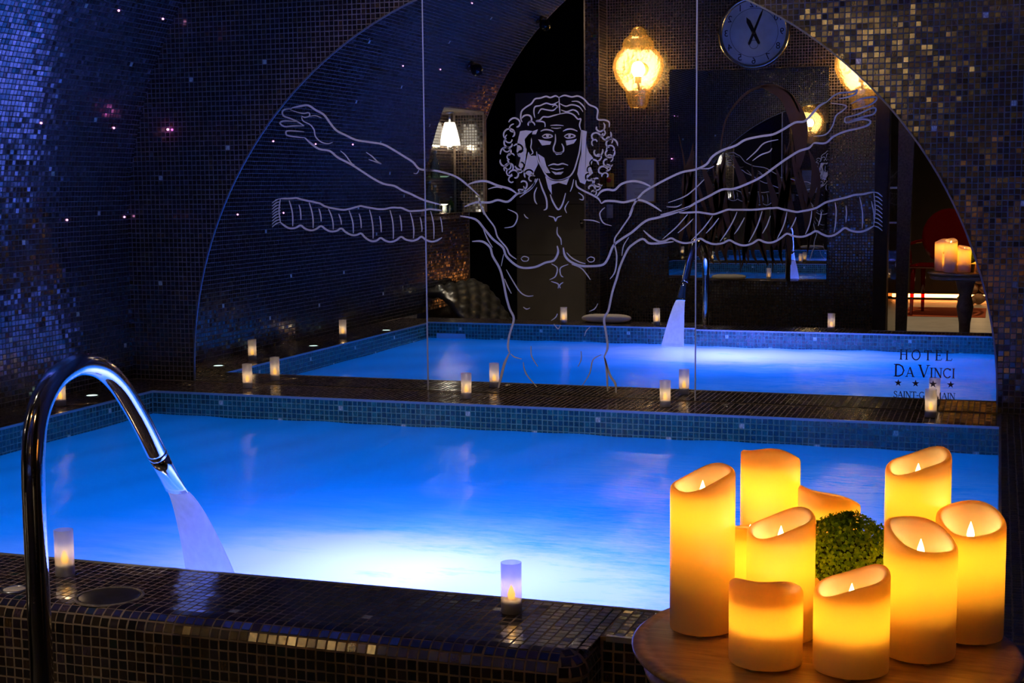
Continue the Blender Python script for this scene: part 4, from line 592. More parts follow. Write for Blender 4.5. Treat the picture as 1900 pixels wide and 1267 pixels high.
# lettering, drawn stroke by stroke (unit height; thick and thin strokes with serifs)
K_, k_ = .13, .065
def bar(x, y0, y1): return (K_, [(x, y0), (x, y1)])
def srf(x, y, r=.14): return (k_ * .8, [(x - r, y), (x + r, y)])
GL = {
 'H': (.86, [bar(.16, 0, 1), bar(.70, 0, 1), (k_, [(.16, .52), (.70, .52)]), srf(.16, .02), srf(.16, .98), srf(.70, .02), srf(.70, .98)]),
 'O': (.92, [(.105, [(.46 + .38 * math.cos(a), .5 + .49 * math.sin(a)) for a in np.linspace(0, 2 * PI, 25)])]),
 'T': (.78, [bar(.39, 0, 1), (k_, [(.05, .97), (.73, .97)]), srf(.39, .02), (k_, [(.06, .98), (.05, .78)]), (k_, [(.72, .98), (.73, .78)])]),
 'E': (.70, [bar(.16, 0, 1), (k_, [(.16, .97), (.58, .97), (.60, .80)]), (k_, [(.16, .53), (.48, .53)]), (k_, [(.16, .03), (.58, .03), (.64, .22)]), srf(.12, .02, .1), srf(.12, .98, .1), (k_, [(.48, .43), (.48, .63)])]),
 'L': (.68, [bar(.16, 0, 1), (k_, [(.16, .03), (.58, .03), (.64, .24)]), srf(.16, .98), srf(.12, .02, .1)]),
 'D': (.92, [bar(.16, 0, 1), (.105, [(.16, .97), (.42, .96), (.66, .82), (.78, .5), (.66, .18), (.42, .04), (.16, .03)]), srf(.10, .02, .1), srf(.10, .98, .1)]),
 'A': (.86, [(k_, [(.10, 0), (.43, 1)]), (K_, [(.43, 1), (.76, 0)]), (k_, [(.22, .34), (.64, .34)]), srf(.10, .02), srf(.76, .02)]),
 'V': (.86, [(K_, [(.10, 1), (.44, 0)]), (k_, [(.44, 0), (.76, 1)]), srf(.10, .98), srf(.76, .98)]),
 'I': (.40, [bar(.20, 0, 1), srf(.20, .02), srf(.20, .98)]),
 'N': (.90, [(k_, [(.16, 0), (.16, 1)]), (K_, [(.16, 1), (.72, 0)]), (k_, [(.72, 0), (.72, 1)]), srf(.16, .02), srf(.10, .98, .1), srf(.72, .98)]),
 'C': (.84, [(.105, [(.74, .80), (.60, .93), (.44, .98), (.24, .90), (.10, .68), (.08, .45), (.18, .18), (.38, .03), (.58, .05), (.75, .20)]), (k_, [(.74, .78), (.75, .97)])]),
 'S': (.64, [(.105, [(.52, .78), (.46, .93), (.30, .98), (.13, .88), (.12, .70), (.28, .56), (.46, .44), (.54, .26), (.44, .07), (.26, .02), (.10, .10), (.08, .26)])]),
 'G': (.90, [(.105, [(.72, .82), (.60, .93), (.44, .98), (.24, .90), (.10, .68), (.08, .45), (.18, .18), (.38, .03), (.56, .03), (.72, .12)]), bar(.73, .05, .42), srf(.72, .42, .13)]),
 'R': (.82, [bar(.16, 0, 1), (.09, [(.16, .97), (.40, .97), (.56, .87), (.56, .64), (.40, .52), (.16, .52)]), (K_, [(.38, .52), (.74, .02)]), srf(.16, .02), srf(.10, .98, .1)]),
 'M': (1.04, [(k_, [(.14, 0), (.18, 1)]), (K_, [(.18, 1), (.52, .02)]), (k_, [(.52, .02), (.84, 1)]), (K_, [(.86, 1), (.90, 0)]), srf(.14, .02), srf(.90, .02), srf(.12, .98, .08), srf(.90, .98, .08)]),
 '-': (.46, [(.09, [(.08, .42), (.38, .42)])]), ' ': (.40, [])}
def write(mb, text, x0, x1, z, big, small=None, space=0.0):
    small = small or big; w_ = 0
    sizes = []
    for i, ch in enumerate(text):
        h = big if (i == 0 or text[i - 1] == ' ' or small == big) else small
        sizes.append(h); w_ += GL[ch][0] * h
    gap = (x1 - x0 - w_) / max(len(text) - 1, 1); x = x0
    for ch, h in zip(text, sizes):
        for t, pts in GL[ch][1]:
            ribbon(mb, [(x + a * h, z + b * h) for a, b in pts], t * h / 2, YG + .001, YG - .0024, False)
        x += GL[ch][0] * h + gap
lt_ = MB()
write(lt_, 'HOTEL', -.345, -.152, .193, .038)
write(lt_, 'DA VINCI', -.364, -.140, .128, .047, .037)
write(lt_, 'SAINT-GERMAIN', -.364, -.138, .047, .025)
for k in range(4):
    cx, cz = -.347 + k * .0635, .1035
    st_ = [(cx + (.0140 if i % 2 == 0 else .0056) * math.sin(i * PI / 5), cz + (.0140 if i % 2 == 0 else .0056) * math.cos(i * PI / 5)) for i in range(10)]
    lt_.add([(cx, YG - .0024, cz)] + [(x, YG - .0024, z) for x, z in st_] + [(x, YG + .001, z) for x, z in st_], [(0, 1 + i, 1 + (i + 1) % 10) for i in range(10)] + [(1 + (i + 1) % 10, 1 + i, 11 + i, 11 + (i + 1) % 10) for i in range(10)])
tag(lt_.build('etched_lettering', M_LETTER, mirror), 'dark engraved hotel name with four stars')

# ------------------------------------------------------------------ swan-neck water spout and its waterfall
spout = empty('water_spout', (-1.733, 2.259, FLOOR)); tag(spout, 'polished steel swan-neck spout arching over the near pool edge', 'spout')
path = [(-1.733, 2.259, FLOOR), (-1.733, 2.259, 0), (-1.733, 2.259, .25), (-1.733, 2.260, .31), (-1.733, 2.264, .36), (-1.734, 2.275, .41), (-1.735, 2.298, .452), (-1.737, 2.338, .487), (-1.740, 2.388, .504), (-1.745, 2.445, .508), (-1.750, 2.515, .491), (-1.754, 2.580, .450), (-1.759, 2.642, .388), (-1.762, 2.690, .330), (-1.766, 2.735, .272)]
def smooth3(p, sub=5):
    p = [Vector(q) for q in p]; out = []
    for i in range(len(p) - 1):
        a = p[max(i - 1, 0)]; b = p[i]; c = p[i + 1]; d = p[min(i + 2, len(p) - 1)]
        for k in range(sub):
            t = k / sub; out.append(0.5 * ((2 * b) + (c - a) * t + (2 * a - 5 * b + 4 * c - d) * t * t + (3 * b - a - 3 * c + d) * t ** 3))
    out.append(p[-1]); return out
off = Vector((-1.733, 2.259, FLOOR))
MB().tube([q - off for q in smooth3(path)], .0222, 28).build('pole', M_CHROME, spout, True)
c0 = Vector((-1.766, 2.735, .272)) - off; c1 = Vector((-1.773, 2.823, .168)) - off
MB().tube([c0 + (c1 - c0) * t for t in (-.02, 0, .04, .06)], [.0222, .0227, .0227, .0222], 28).build('collar', M_CHROME, spout, True)
MB().tube([c0 + (c1 - c0) * t for t in (.05, .3, .6, .85, 1.0)], [(.0218, .0218), (.0225, .0195), (.0245, .0150), (.027, .011), (.029, .0085)], 28).build('nozzle', M_CHROME, spout, True)
MB().lathe([(.045, 0), (.045, .008), (.040, .012), (.024, .013)], 28).build('base_flange', M_CHROME, spout, True)

def jet_mat():
    m, nt, out = new_mat('falling_water')
    tc = N(nt, 'ShaderNodeTexCoord'); mp = N(nt, 'ShaderNodeMapping', inp={'Scale': (60, 60, 4)}); L(nt, tc.outputs['Object'], mp.inputs[0])
    n1 = N(nt, 'ShaderNodeTexNoise', inp={'Scale': 1.0, 'Detail': 3.0}); L(nt, mp.outputs[0], n1.inputs[0])
    r = N(nt, 'ShaderNodeMapRange', inp={'From Min': .3, 'From Max': .7, 'To Min': .0, 'To Max': .14}); L(nt, n1.outputs[0], r.inputs[0])
    t = N(nt, 'ShaderNodeBsdfTranslucent', inp={'Color': (.95, .96, 1.0, 1)}); d = N(nt, 'ShaderNodeBsdfDiffuse', inp={'Color': (.95, .96, 1.0, 1)})
    a = N(nt, 'ShaderNodeMixShader', inp={0: .5}); L(nt, t.outputs[0], a.inputs[1]); L(nt, d.outputs[0], a.inputs[2])
    q = N(nt, 'ShaderNodeBsdfTransparent'); x = N(nt, 'ShaderNodeMixShader'); L(nt, r.outputs[0], x.inputs[0]); L(nt, a.outputs[0], x.inputs[1]); L(nt, q.outputs[0], x.inputs[2])
    L(nt, x.outputs[0], out.inputs[0]); return m
jp, jr = [], []
for t in np.linspace(0, 1, 16):
    jp.append((-1.773 - .012 * t, 2.820 + .168 * t ** .92, .171 - (.171 - WATER - .010) * t ** 1.25)); jr.append((.0265 + .042 * t, .006 + .016 * t))
jet = MB().tube(jp, jr, 24).build('water_jet', jet_mat(), None, True)
tag(jet, 'sheet of white water falling from the steel spout', 'water', None, 'stuff')

# ------------------------------------------------------------------ tea lights in frosted tubes
def frost_mat():
    m, nt, out = new_mat('frosted_glass')
    t = N(nt, 'ShaderNodeBsdfTranslucent', inp={'Color': (.85, .86, .92, 1)}); d = N(nt, 'ShaderNodeBsdfDiffuse', inp={'Color': (.62, .60, .68, 1)})
    a = N(nt, 'ShaderNodeMixShader', inp={0: .5}); L(nt, t.outputs[0], a.inputs[1]); L(nt, d.outputs[0], a.inputs[2])
    q = N(nt, 'ShaderNodeBsdfTransparent', inp={'Color': (.92, .94, 1, 1)}); x = N(nt, 'ShaderNodeMixShader', inp={0: .72}); L(nt, a.outputs[0], x.inputs[1]); L(nt, q.outputs[0], x.inputs[2])
    g = N(nt, 'ShaderNodeBsdfGlossy', inp={'Roughness': .3}); y = N(nt, 'ShaderNodeMixShader', inp={0: .06}); L(nt, x.outputs[0], y.inputs[1]); L(nt, g.outputs[0], y.inputs[2])
    L(nt, y.outputs[0], out.inputs[0]); return m
M_FROST = frost_mat(); M_TEAL = emit('amber_flame', (1.0, .36, .008), 3.0); M_CUP = pbr('ivory_cup', (.80, .72, .64), .5)
def tea(first=[None], loc=(0, 0, 0), label=''):
    if first[0] is None:
        r = empty('tea_light', loc)
        MB().lathe([(.0205, .0012), (.0212, .003), (.0213, .104), (.0200, .1045), (.0199, .004)], 32).build('glass_tube', M_FROST, r, True)
        MB().lathe([(.0001, .001), (.0190, .001), (.0192, .026), (.0170, .0285), (.006, .0290), (.0001, .0290)], 28).build('base_cup', M_CUP, r, True)
        MB().lathe([(.0050, .0285), (.0078, .034), (.0082, .039), (.0062, .046), (.0030, .053), (.0004, .058)], 20).build('flame', M_TEAL, r, True)
        first[0] = r
    else:
        r = first[0].copy(); COL.objects.link(r); r.location = loc
        for c in first[0].children:
            if c.type != 'MESH': continue
            d = c.copy(); COL.objects.link(d); d.parent = r
    light('tea_glow', 'POINT', (0, 0, .0605), .055, (1, .66, .30), 0, parent=r)
    tag(r, label, 'tea light', 'tea lights along the pool edge')
Z0 = .0012
for (x, y), lb in (((-1.957, 2.648), 'frosted tea light on the near coping right behind the steel pole'),
                   ((-.912, 2.672), 'frosted tea light alone in the middle of the near coping'),
                   ((-3.058, 5.456), 'frosted tea light on the far coping nearest the left corner'),
                   ((-2.032, 5.410), 'frosted tea light on the far coping in front of the left mirror joint'),
                   ((-1.208, 5.405), 'frosted tea light on the far coping just left of the right mirror joint'),
                   ((-.22, 5.425), 'frosted tea light in front of the etched lettering'),
                   ((-3.534, 4.80), 'frosted tea light on the side coping, mostly hidden behind the spout arch'),
                   ((-3.546, 3.72), 'frosted tea light on the side coping seen only in the mirror'),
                   ((-2.529, 2.706), 'frosted tea light on the near coping seen only in the mirror, beside the pillow')):
    tea(loc=(x, y, T_ + .0002), label=lb)

# recessed deck lights and the round cover in the coping
M_DECK = emit('deck_light', (.70, 1.0, .86), 1.6)
def deck(x, y, lb, m=None):
    r = empty('deck_light', (x, y, T_)); tag(r, lb, 'deck light', 'flush deck lights in the coping')
    MB().lathe([(.0001, 0), (.024, .0), (.022, .003), (.0001, .0035)], 24).build('lens', m or M_DECK, r, True)
    MB().lathe([(.024, 0), (.030, 0), (.029, .003), (.025, .0035), (.024, .001)], 24, cap=False).build('bezel', M_STEEL, r, True)
deck(-3.573, 5.066, 'flush round light in the side coping nearest the far corner')
deck(-3.515, 4.158, 'flush round light in the side coping, middle one of those in the mirror')
deck(-3.470, 3.277, 'flush round light in the side coping, last one seen in the mirror')
deck(-1.990, 2.515, 'unlit white round disc in the near coping left of the steel pole', pbr('unlit_lens', (.75, .68, .6), .4))
cov = empty('drain_cover', (-1.765, 2.535, T_ - .001)); tag(cov, 'dark round access cover set in the near coping beside the pole', 'cover')
MB().lathe([(.0001, .0018), (.062, .0018), (.064, .001), (.064, 0)], 40).build('lid', pbr('cover_lid', (.035, .03, .03), .35, noise=.5, nscale=60), cov, True)
MB().lathe([(.066, 0), (.066, .0024), (.071, .0026), (.074, 0)], 40, cap=False).build('ring', pbr('cover_ring', (.20, .17, .14), .7, noise=.7, nscale=50), cov, True)

# ------------------------------------------------------------------ fibre-optic stars in the vault
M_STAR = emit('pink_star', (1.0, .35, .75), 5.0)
ST = [(-3.452, 5.178, 1.59), (-3.451, 5.508, 1.591), (-3.646, 4.899, 1.126), (-3.647, 5.401, 1.124), (-3.715, 5.137, .733), (-3.715, 5.556, .736), (-3.452, 3.001, 1.589), (-3.651, 4.305, 1.105), (-3.652, 3.803, 1.103), (-3.649, 3.316, 1.112), (-3.715, 4.59, .725), (-3.716, 4.088, .723), (-3.153, 2.582, 1.988), (-3.443, 2.399, 1.603)]
STL = ['near the top edge left of the wall corner', 'right at the top of the wall corner', 'amid the blue glare at the left', 'level with the pink wall glow', 'left of the wall corner in the lower row', 'at the wall corner in the lower row',
       'reflected high up beside the left mirror joint', 'reflected nearest the mirror rim above the raised hand', 'reflected on the left wrist of the etched figure', 'reflected on the left forearm of the etched figure', 'reflected lowest near the mirror rim', 'reflected on the left end of the etched scarf', 'reflected at the top of the middle mirror pane', 'reflected right of the left mirror joint']
sd = None
for k, (x, y, z) in enumerate(ST):
    (vx, vz), t, nn = vault_pt(s_of_z(z))
    if sd is None:
        sd = MB().ball((0, 0, 0), .0042, 10, 6).build('star_light', M_STAR); o = sd
    else: o = sd.copy(); COL.objects.link(o)
    o.location = (vx + nn[0] * .003, y, vz + nn[1] * .003)
    tag(o, 'tiny pink star light on the vault, ' + STL[k], 'star light', 'pink star lights in the vault')
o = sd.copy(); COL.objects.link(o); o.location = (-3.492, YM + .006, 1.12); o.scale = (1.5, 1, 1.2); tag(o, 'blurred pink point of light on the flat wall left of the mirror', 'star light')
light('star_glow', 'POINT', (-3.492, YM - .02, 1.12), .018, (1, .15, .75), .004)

# ------------------------------------------------------------------ table with the pillar candles
TX, TY, TZ = -.190, 1.735, .300
def wood_mat():
    m, nt, out = new_mat('varnished_wood')
    b = N(nt, 'ShaderNodeBsdfPrincipled', inp={'Roughness': .32, 'Coat Weight': .25, 'Coat Roughness': .2}); L(nt, b.outputs[0], out.inputs[0])
    tc = N(nt, 'ShaderNodeTexCoord'); mp = N(nt, 'ShaderNodeMapping', inp={'Scale': (3, 22, 6), 'Rotation': (0, 0, .5)}); L(nt, tc.outputs['Object'], mp.inputs[0])
    n1 = N(nt, 'ShaderNodeTexNoise', inp={'Scale': 4.0, 'Detail': 8.0, 'Roughness': .65, 'Distortion': .6}); L(nt, mp.outputs[0], n1.inputs[0])
    cr = N(nt, 'ShaderNodeValToRGB'); cr.color_ramp.elements[0].color = (.28, .155, .065, 1); cr.color_ramp.elements[0].position = .3; cr.color_ramp.elements[1].color = (.64, .42, .20, 1); cr.color_ramp.elements[1].position = .72
    L(nt, n1.outputs[0], cr.inputs[0]); L(nt, cr.outputs[0], b.inputs['Base Color'])
    bp = N(nt, 'ShaderNodeBump', inp={'Strength': .12, 'Distance': .003}); L(nt, n1.outputs[0], bp.inputs['Height']); L(nt, bp.outputs[0], b.inputs['Normal'])
    return m
M_WOOD = wood_mat()
tb = empty('candle_table', (TX, TY, FLOOR)); tag(tb, 'round varnished wooden side table crowded with lit pillar candles', 'table')
H_ = TZ - FLOOR
MB().lathe([(.0001, H_ - .016), (.200, H_ - .018), (.224, H_ - .014), (.2325, H_ - .009), (.2335, H_ - .004), (.229, H_ - .0005), (.220, H_ + .0004), (.216, H_ - .0012), (.212, H_), (.0001, H_)], 96).build('top', M_WOOD, tb, True)
MB().lathe([(.0001, H_ - .046), (.205, H_ - .046), (.216, H_ - .040), (.219, H_ - .032), (.214, H_ - .024), (.205, H_ - .017), (.0001, H_ - .017)], 96).build('apron', M_WOOD, tb, True)
MB().lathe([(.0001, .05), (.055, .06), (.075, .10), (.045, .16), (.030, .26), (.035, .40), (.052, .50), (.038, .57), (.060, H_ - .06), (.095, H_ - .046), (.0001, H_ - .045)], 40).build('pedestal', M_WOOD, tb, True)
for k in range(3):
    a = k * 2 * PI / 3 + .5; c, s = math.cos(a), math.sin(a)
    pp = [(.03 * c, .03 * s, .16), (.10 * c, .10 * s, .12), (.17 * c, .17 * s, .055), (.215 * c, .215 * s, .018)]
    MB().tube(smooth3(pp, 4), [.026 - .001 * i for i in range(13)], 12).build('leg', M_WOOD, tb, True)

def wax_mat():
    m, nt, out = new_mat('ivory_wax')
    t = N(nt, 'ShaderNodeBsdfTranslucent', inp={'Color': (1.0, .60, .08, 1)}); d = N(nt, 'ShaderNodeBsdfPrincipled', inp={'Base Color': (.88, .78, .62, 1), 'Roughness': .42, 'Specular IOR Level': .35})
    x = N(nt, 'ShaderNodeMixShader', inp={0: .5}); L(nt, t.outputs[0], x.inputs[1]); L(nt, d.outputs[0], x.inputs[2]); L(nt, x.outputs[0], out.inputs[0]); return m
M_WAX = wax_mat(); M_FLAME = emit('led_flame', (1.0, .74, .30), 9.0); M_FOOT = pbr('candle_foot', (.5, .42, .3), .5)
def candle(x, y, r, H, th, A, ph, wv, label, power=1.0):
    o = empty('pillar_candle', (x, y, TZ + .0005)); tag(o, label, 'candle', 'pillar candles on the round table')
    n = 56; v = []; f = []
    zl = .0045
    def rim(a): return H - A * (1 + math.cos(a - th)) / 2 - wv * (1 + math.sin(3 * a + ph)) / 2
    floor_z = H - A - wv - .013
    rows = [('p', r * .93, zl), ('p', r * .985, zl + .001), ('p', r, zl + .004)]
    for k in range(n):
        a = 2 * PI * k / n; z = rim(a); c, s = math.cos(a), math.sin(a)
        col = [(r * .93, zl), (r * .985, zl + .001), (r, zl + .005)] + [(r, zl + .005 + (z - .006 - zl - .005) * t) for t in (.25, .5, .75, 1)] + [(r - .0006, z - .0028), (r - .0022, z - .0008), (r - .0044, z), (r - .0066, z - .0012), (r - .0082, z - .005)]
        zz = z - .005; col += [(r - .0095, zz + (floor_z - zz) * .45), (r * .66, floor_z + (zz - floor_z) * .10), (r * .42, floor_z), (r * .10, floor_z - .001)]
        v += [(q * c, q * s, h) for q, h in col]; m = len(col)
    for k in range(n):
        k2 = (k + 1) % n
        for i in range(m - 1): f.append((k * m + i, k2 * m + i, k2 * m + i + 1, k * m + i + 1))
    f.append([k * m for k in range(n - 1, -1, -1)]); f.append([k * m + m - 1 for k in range(n)])
    b = MB(); b.add(v, f); b.build('wax_body', M_WAX, o, True)
    MB().lathe([(.0001, zl + .002), (r * .74, zl + .002), (r * .74, H * .38), (r * .62, H * .42), (.0001, H * .42)], 28).build('battery_box', M_FOOT, o, True)
    fz = floor_z - .001
    fl = MB(); fl.lathe([(.0018, fz), (.0040, fz + .005), (.0046, fz + .009), (.0038, fz + .014), (.0020, fz + .020), (.0003, fz + .025)], 18, sy=.8); fl.build('flame', M_FLAME, o, True)
    for k in range(3):
        a = 2 * PI * k / 3 + ph; MB().lathe([(.0035, 0), (.0040, .001), (.0040, zl + .0008)], 10, (r * .72 * math.cos(a), r * .72 * math.sin(a), 0)).build('foot', M_FOOT, o, True)
    light('candle_glow', 'POINT', (0, 0, floor_z - .016), .17 * power, (1.0, .62, .16), .010, parent=o)
    light('candle_glow', 'POINT', (0, 0, fz + .013), .80 * power, (1.0, .74, .30), .004, parent=o)
D2 = math.atan2
candle(-.340, 1.735, .0403, .211, D2(-.6, -.8), .026, .6, .004, 'tallest ivory pillar candle, leftmost on the round table')
candle(-.278, 1.879, .0390, .217, D2(1, .1), .024, 2.0, .004, 'tall ivory pillar candle at the back with a closed front rim, its flame hidden', 1.1)
candle(-.198, 1.850, .0395, .172, D2(.7, .75), .022, 1.0, .003, 'ivory candle behind the plant with a rim sloping down to the right')
candle(-.2915, 1.803, .0385, .130, D2(1, 0), .014, .3, .003, 'short ivory candle almost hidden behind the leftmost and inner candles')
candle(-.2425, 1.732, .0414, .161, D2(-.6, -.8), .026, 1.6, .004, 'ivory candle with visible flame in front of the plant, left of it')
candle(-.2450, 1.632, .0426, .113, D2(1, 0), .030, 0.2, .0045, 'short ivory candle at the front left with its rim hiding the flame', 1.5)
candle(-.1480, 1.634, .0428, .123, D2(-.35, -.95), .026, 2.6, .004, 'short ivory candle at the front centre, rim sloping up to the right')
candle(-.0770, 1.711, .0420, .1655, D2(-.65, .75), .030, .9, .004, 'ivory candle right of the plant with its rim sloping down to the right')
candle(-.0230, 1.800, .0413, .1665, D2(-1, .15), .028, 1.2, .003, 'ivory candle at the far right of the table with a deep open bowl')
candle(-.0880, 1.842, .0402, .226, D2(-.6, -.8), .026, 2.2, .004, 'tall ivory candle at the back right behind the plant')

# small cushion plant between the candles
pl = empty('cushion_plant', (-.166, 1.768, TZ + .0005)); tag(pl, 'low round green plant with tiny leaves among the candles', 'plant')
MB().lathe([(.0001, 0), (.026, 0), (.031, .045), (.033, .050), (.029, .050), (.0001, .044)], 24).build('pot', pbr('clay_pot', (.10, .07, .05), .7), pl, True)
lv = MB()
for i in range(5200):
    u = rng.random() * 1.75 - .55; u = min(u, .999); ph = rng.random() * 2 * PI; q = math.sqrt(max(1 - u * u, 0)); rr = .052 * (.80 + .24 * rng.random())
    c = Vector((q * math.cos(ph) * rr * 1.10, q * math.sin(ph) * rr * .80, .104 + u * rr * .95))
    nn = (Vector((q * math.cos(ph), q * math.sin(ph), u)) + Vector(rng.normal(0, .5, 3))).normalized()
    e1 = nn.orthogonal().normalized(); e2 = nn.cross(e1); s = rng.uniform(.0014, .0028); a0 = rng.random() * 6
    lv.add([c + (e1 * math.cos(a0 + k * PI / 2.5) + e2 * math.sin(a0 + k * PI / 2.5)) * s * (1 if k else 1.3) for k in range(5)], [(0, 1, 2, 3, 4)])
for i in range(60):
    ph = rng.random() * 2 * PI; q = rng.random() * .04; c = Vector((q * math.cos(ph), q * math.sin(ph), .098 + math.sqrt(max(.052 ** 2 - q * q, 0)) * 1.02)); d = Vector((rng.normal(0, .3), rng.normal(0, .3), 1)).normalized()
    lv.tube([c, c + d * rng.uniform(.004, .009)], .0004, 4)
def leaf_mat():
    m, nt, out = new_mat('tiny_leaves')
    g = N(nt, 'ShaderNodeNewGeometry'); cr = N(nt, 'ShaderNodeValToRGB'); cr.color_ramp.elements[0].color = (.16, .37, .02, 1); cr.color_ramp.elements[1].color = (.38, .70, .05, 1)
    L(nt, g.outputs['Random Per Island'], cr.inputs[0])
    d = N(nt, 'ShaderNodeBsdfDiffuse'); t = N(nt, 'ShaderNodeBsdfTranslucent'); L(nt, cr.outputs[0], d.inputs[0]); L(nt, cr.outputs[0], t.inputs[0])
    x = N(nt, 'ShaderNodeMixShader', inp={0: .35}); L(nt, d.outputs[0], x.inputs[1]); L(nt, t.outputs[0], x.inputs[2]); L(nt, x.outputs[0], out.inputs[0]); return m
o = lv.build('foliage', leaf_mat(), pl); o['kind'] = 'stuff'
MB().ball((0, 0, .094), .040, 20, 12, (1.1, .82, 1)).build('stems', pbr('plant_core', (.03, .06, .01), .9), pl, True)
# ------------------------------------------------------------------ niche in the vault with lamp and bottles
NBX = -3.80
nich = structure('wall_niche', MB().box(NBX - .05, NBX, NY0, NY1, NZ0, NZ1).box(NBX - .05, WALL_X + .16, NY0 - .05, NY0, NZ0, NZ1).box(NBX - .05, WALL_X + .005, NY1, NY1 + .05, NZ0, NZ1).box(NBX - .05, WALL_X + .002, NY0, NY1, NZ0 - .04, NZ0).box(NBX - .05, WALL_X + .17, NY0, NY1, NZ1, NZ1 + .03), M_GROUT_D, 'lit mosaic niche in the side wall')
k = int((NZ1 - NZ0) / P)
mosaic(nich, grid((NBX + .0005, NY0, NZ0), (0, 1, 0), (0, 0, 1), int((NY1 - NY0) / P), k), (0, 1, 0), (0, 0, 1), (1, 0, 0), PAL_BROWN, (), 0, .03)
mosaic(nich, grid((WALL_X + .15, NY0 + .0005, NZ0), (-1, 0, 0), (0, 0, 1), 10, k)[:], (-1, 0, 0), (0, 0, 1), (0, 1, 0), PAL_BROWN, (), 0, .03)
M_LAMPSHADE = emit('lit_lampshade', (1.0, .86, .66), 2.6)
lp = empty('niche_lamp', (-3.745, 1.46, 1.14)); tag(lp, 'small white cone lamp glowing in the wall niche', 'lamp')
MB().lathe([(.075, 0), (.070, .04), (.056, .10), (.042, .15), (.036, .165), (.0001, .166)], 28).build('shade', M_LAMPSHADE, lp, True)
MB().lathe([(.008, .166), (.008, NZ1 - 1.14)], 12).build('stem', M_STEEL, lp, True)
MB().lathe([(.030, NZ1 - 1.14 - .012), (.030, NZ1 - 1.14)], 16).build('ceiling_plate', M_STEEL, lp, True)
light('niche_glow', 'POINT', (0, 0, .012), 9.0, (1, .78, .48), .02, parent=lp)
light('niche_floor_glow', 'POINT', (-3.715, 1.66, .70), 1.3, (1, .86, .66), 0)
M_GLASS = thin_glass('bottle_glass', (.72, .84, .76)); M_GREEN = thin_glass('green_glass', (.05, .45, .08)); M_SHELF = thin_glass('shelf_glass', (.62, .88, .78)); M_CERAM = pbr('white_china', (.75, .75, .70), .3)
sh = MB().bbox(NBX, NBX + .10, NY0 + .005, NY1 - .005, .905, .913, .002).build('glass_shelf', M_SHELF); tag(sh, 'clear glass shelf across the wall niche', 'shelf')
def bottle(x, y, z, h, r, mat, lb, name='bottle'):
    o = empty(name, (x, y, z)); tag(o, lb, 'bottle')
    MB().lathe([(.0001, .001), (r * .92, 0.0), (r, .004), (r, h * .52), (r * .86, h * .60), (r * .42, h * .70), (r * .34, h * .76), (r * .34, h * .93), (.0001, h * .93)], 20).build('body', mat, o, True)
    MB().lathe([(r * .40, h * .925), (r * .42, h * .94), (r * .40, h), (.0001, h)], 16).build('cap', M_STEEL, o, True)
bottle(-3.752, 1.735, .914, .185, .034, M_GLASS, 'clear glass bottle on the niche shelf below the lamp')
bottle(-3.752, 1.855, NZ0 + .001, .23, .040, M_GLASS, 'large clear glass bottle at the niche edge crossed by the mirror joint')
bottle(-3.755, 1.430, NZ0 + .001, .115, .022, M_GREEN, 'small green glass bottle on the niche floor')
bottle(-3.755, 1.745, NZ0 + .001, .20, .036, M_GLASS, 'clear glass bottle standing under the niche shelf')
for (y, z, lb) in ((1.575, .914, 'white saucer on the niche shelf beside the bottle'), (1.60, NZ0 + .055, 'white saucer stacked on a tumbler in the niche')):
    o = MB().lathe([(.0001, .0), (.022, .0), (.040, .008), (.043, .011), (.039, .011), (.020, .004), (.0001, .004)], 24).build('saucer', M_CERAM, None, True, (-3.752, y, z)); tag(o, lb, 'saucer')
for (y, lb) in ((1.60, 'clear tumbler under the white saucer in the niche'), (1.52, 'clear tumbler next to the green bottle in the niche'), (1.68, 'clear tumbler between two bottles in the niche')):
    o = MB().lathe([(.0001, 0), (.028, 0), (.032, .054), (.030, .054), (.026, .006), (.0001, .006)], 20).build('tumbler', M_GLASS, None, True, (-3.752, y, NZ0 + .0005)); tag(o, lb, 'glass')

# spotlights on the vault
for (y, z, lb) in ((1.95, 1.66, 'black spotlight on the vault above the niche'), (1.30, 2.02, 'small black spotlight near the end of the vault')):
    (vx, vz), t, nn = vault_pt(s_of_z(z)); o = empty('vault_spotlight', (vx, y, vz)); tag(o, lb, 'spotlight')
    o.rotation_euler = (0, math.atan2(nn[0], nn[1]), 0)
    MB().lathe([(.035, .003), (.035, .012), (.012, .014), (.012, .04), (.0001, .04)], 20).build('mount', M_BLACK, o, True)
    MB().ball((0, 0, .065), .042, 20, 12).build('housing', M_BLACK, o, True)
    MB().lathe([(.0001, .1005), (.022, .100), (.024, .096)], 20).build('lens', M_CHROME, o, True)

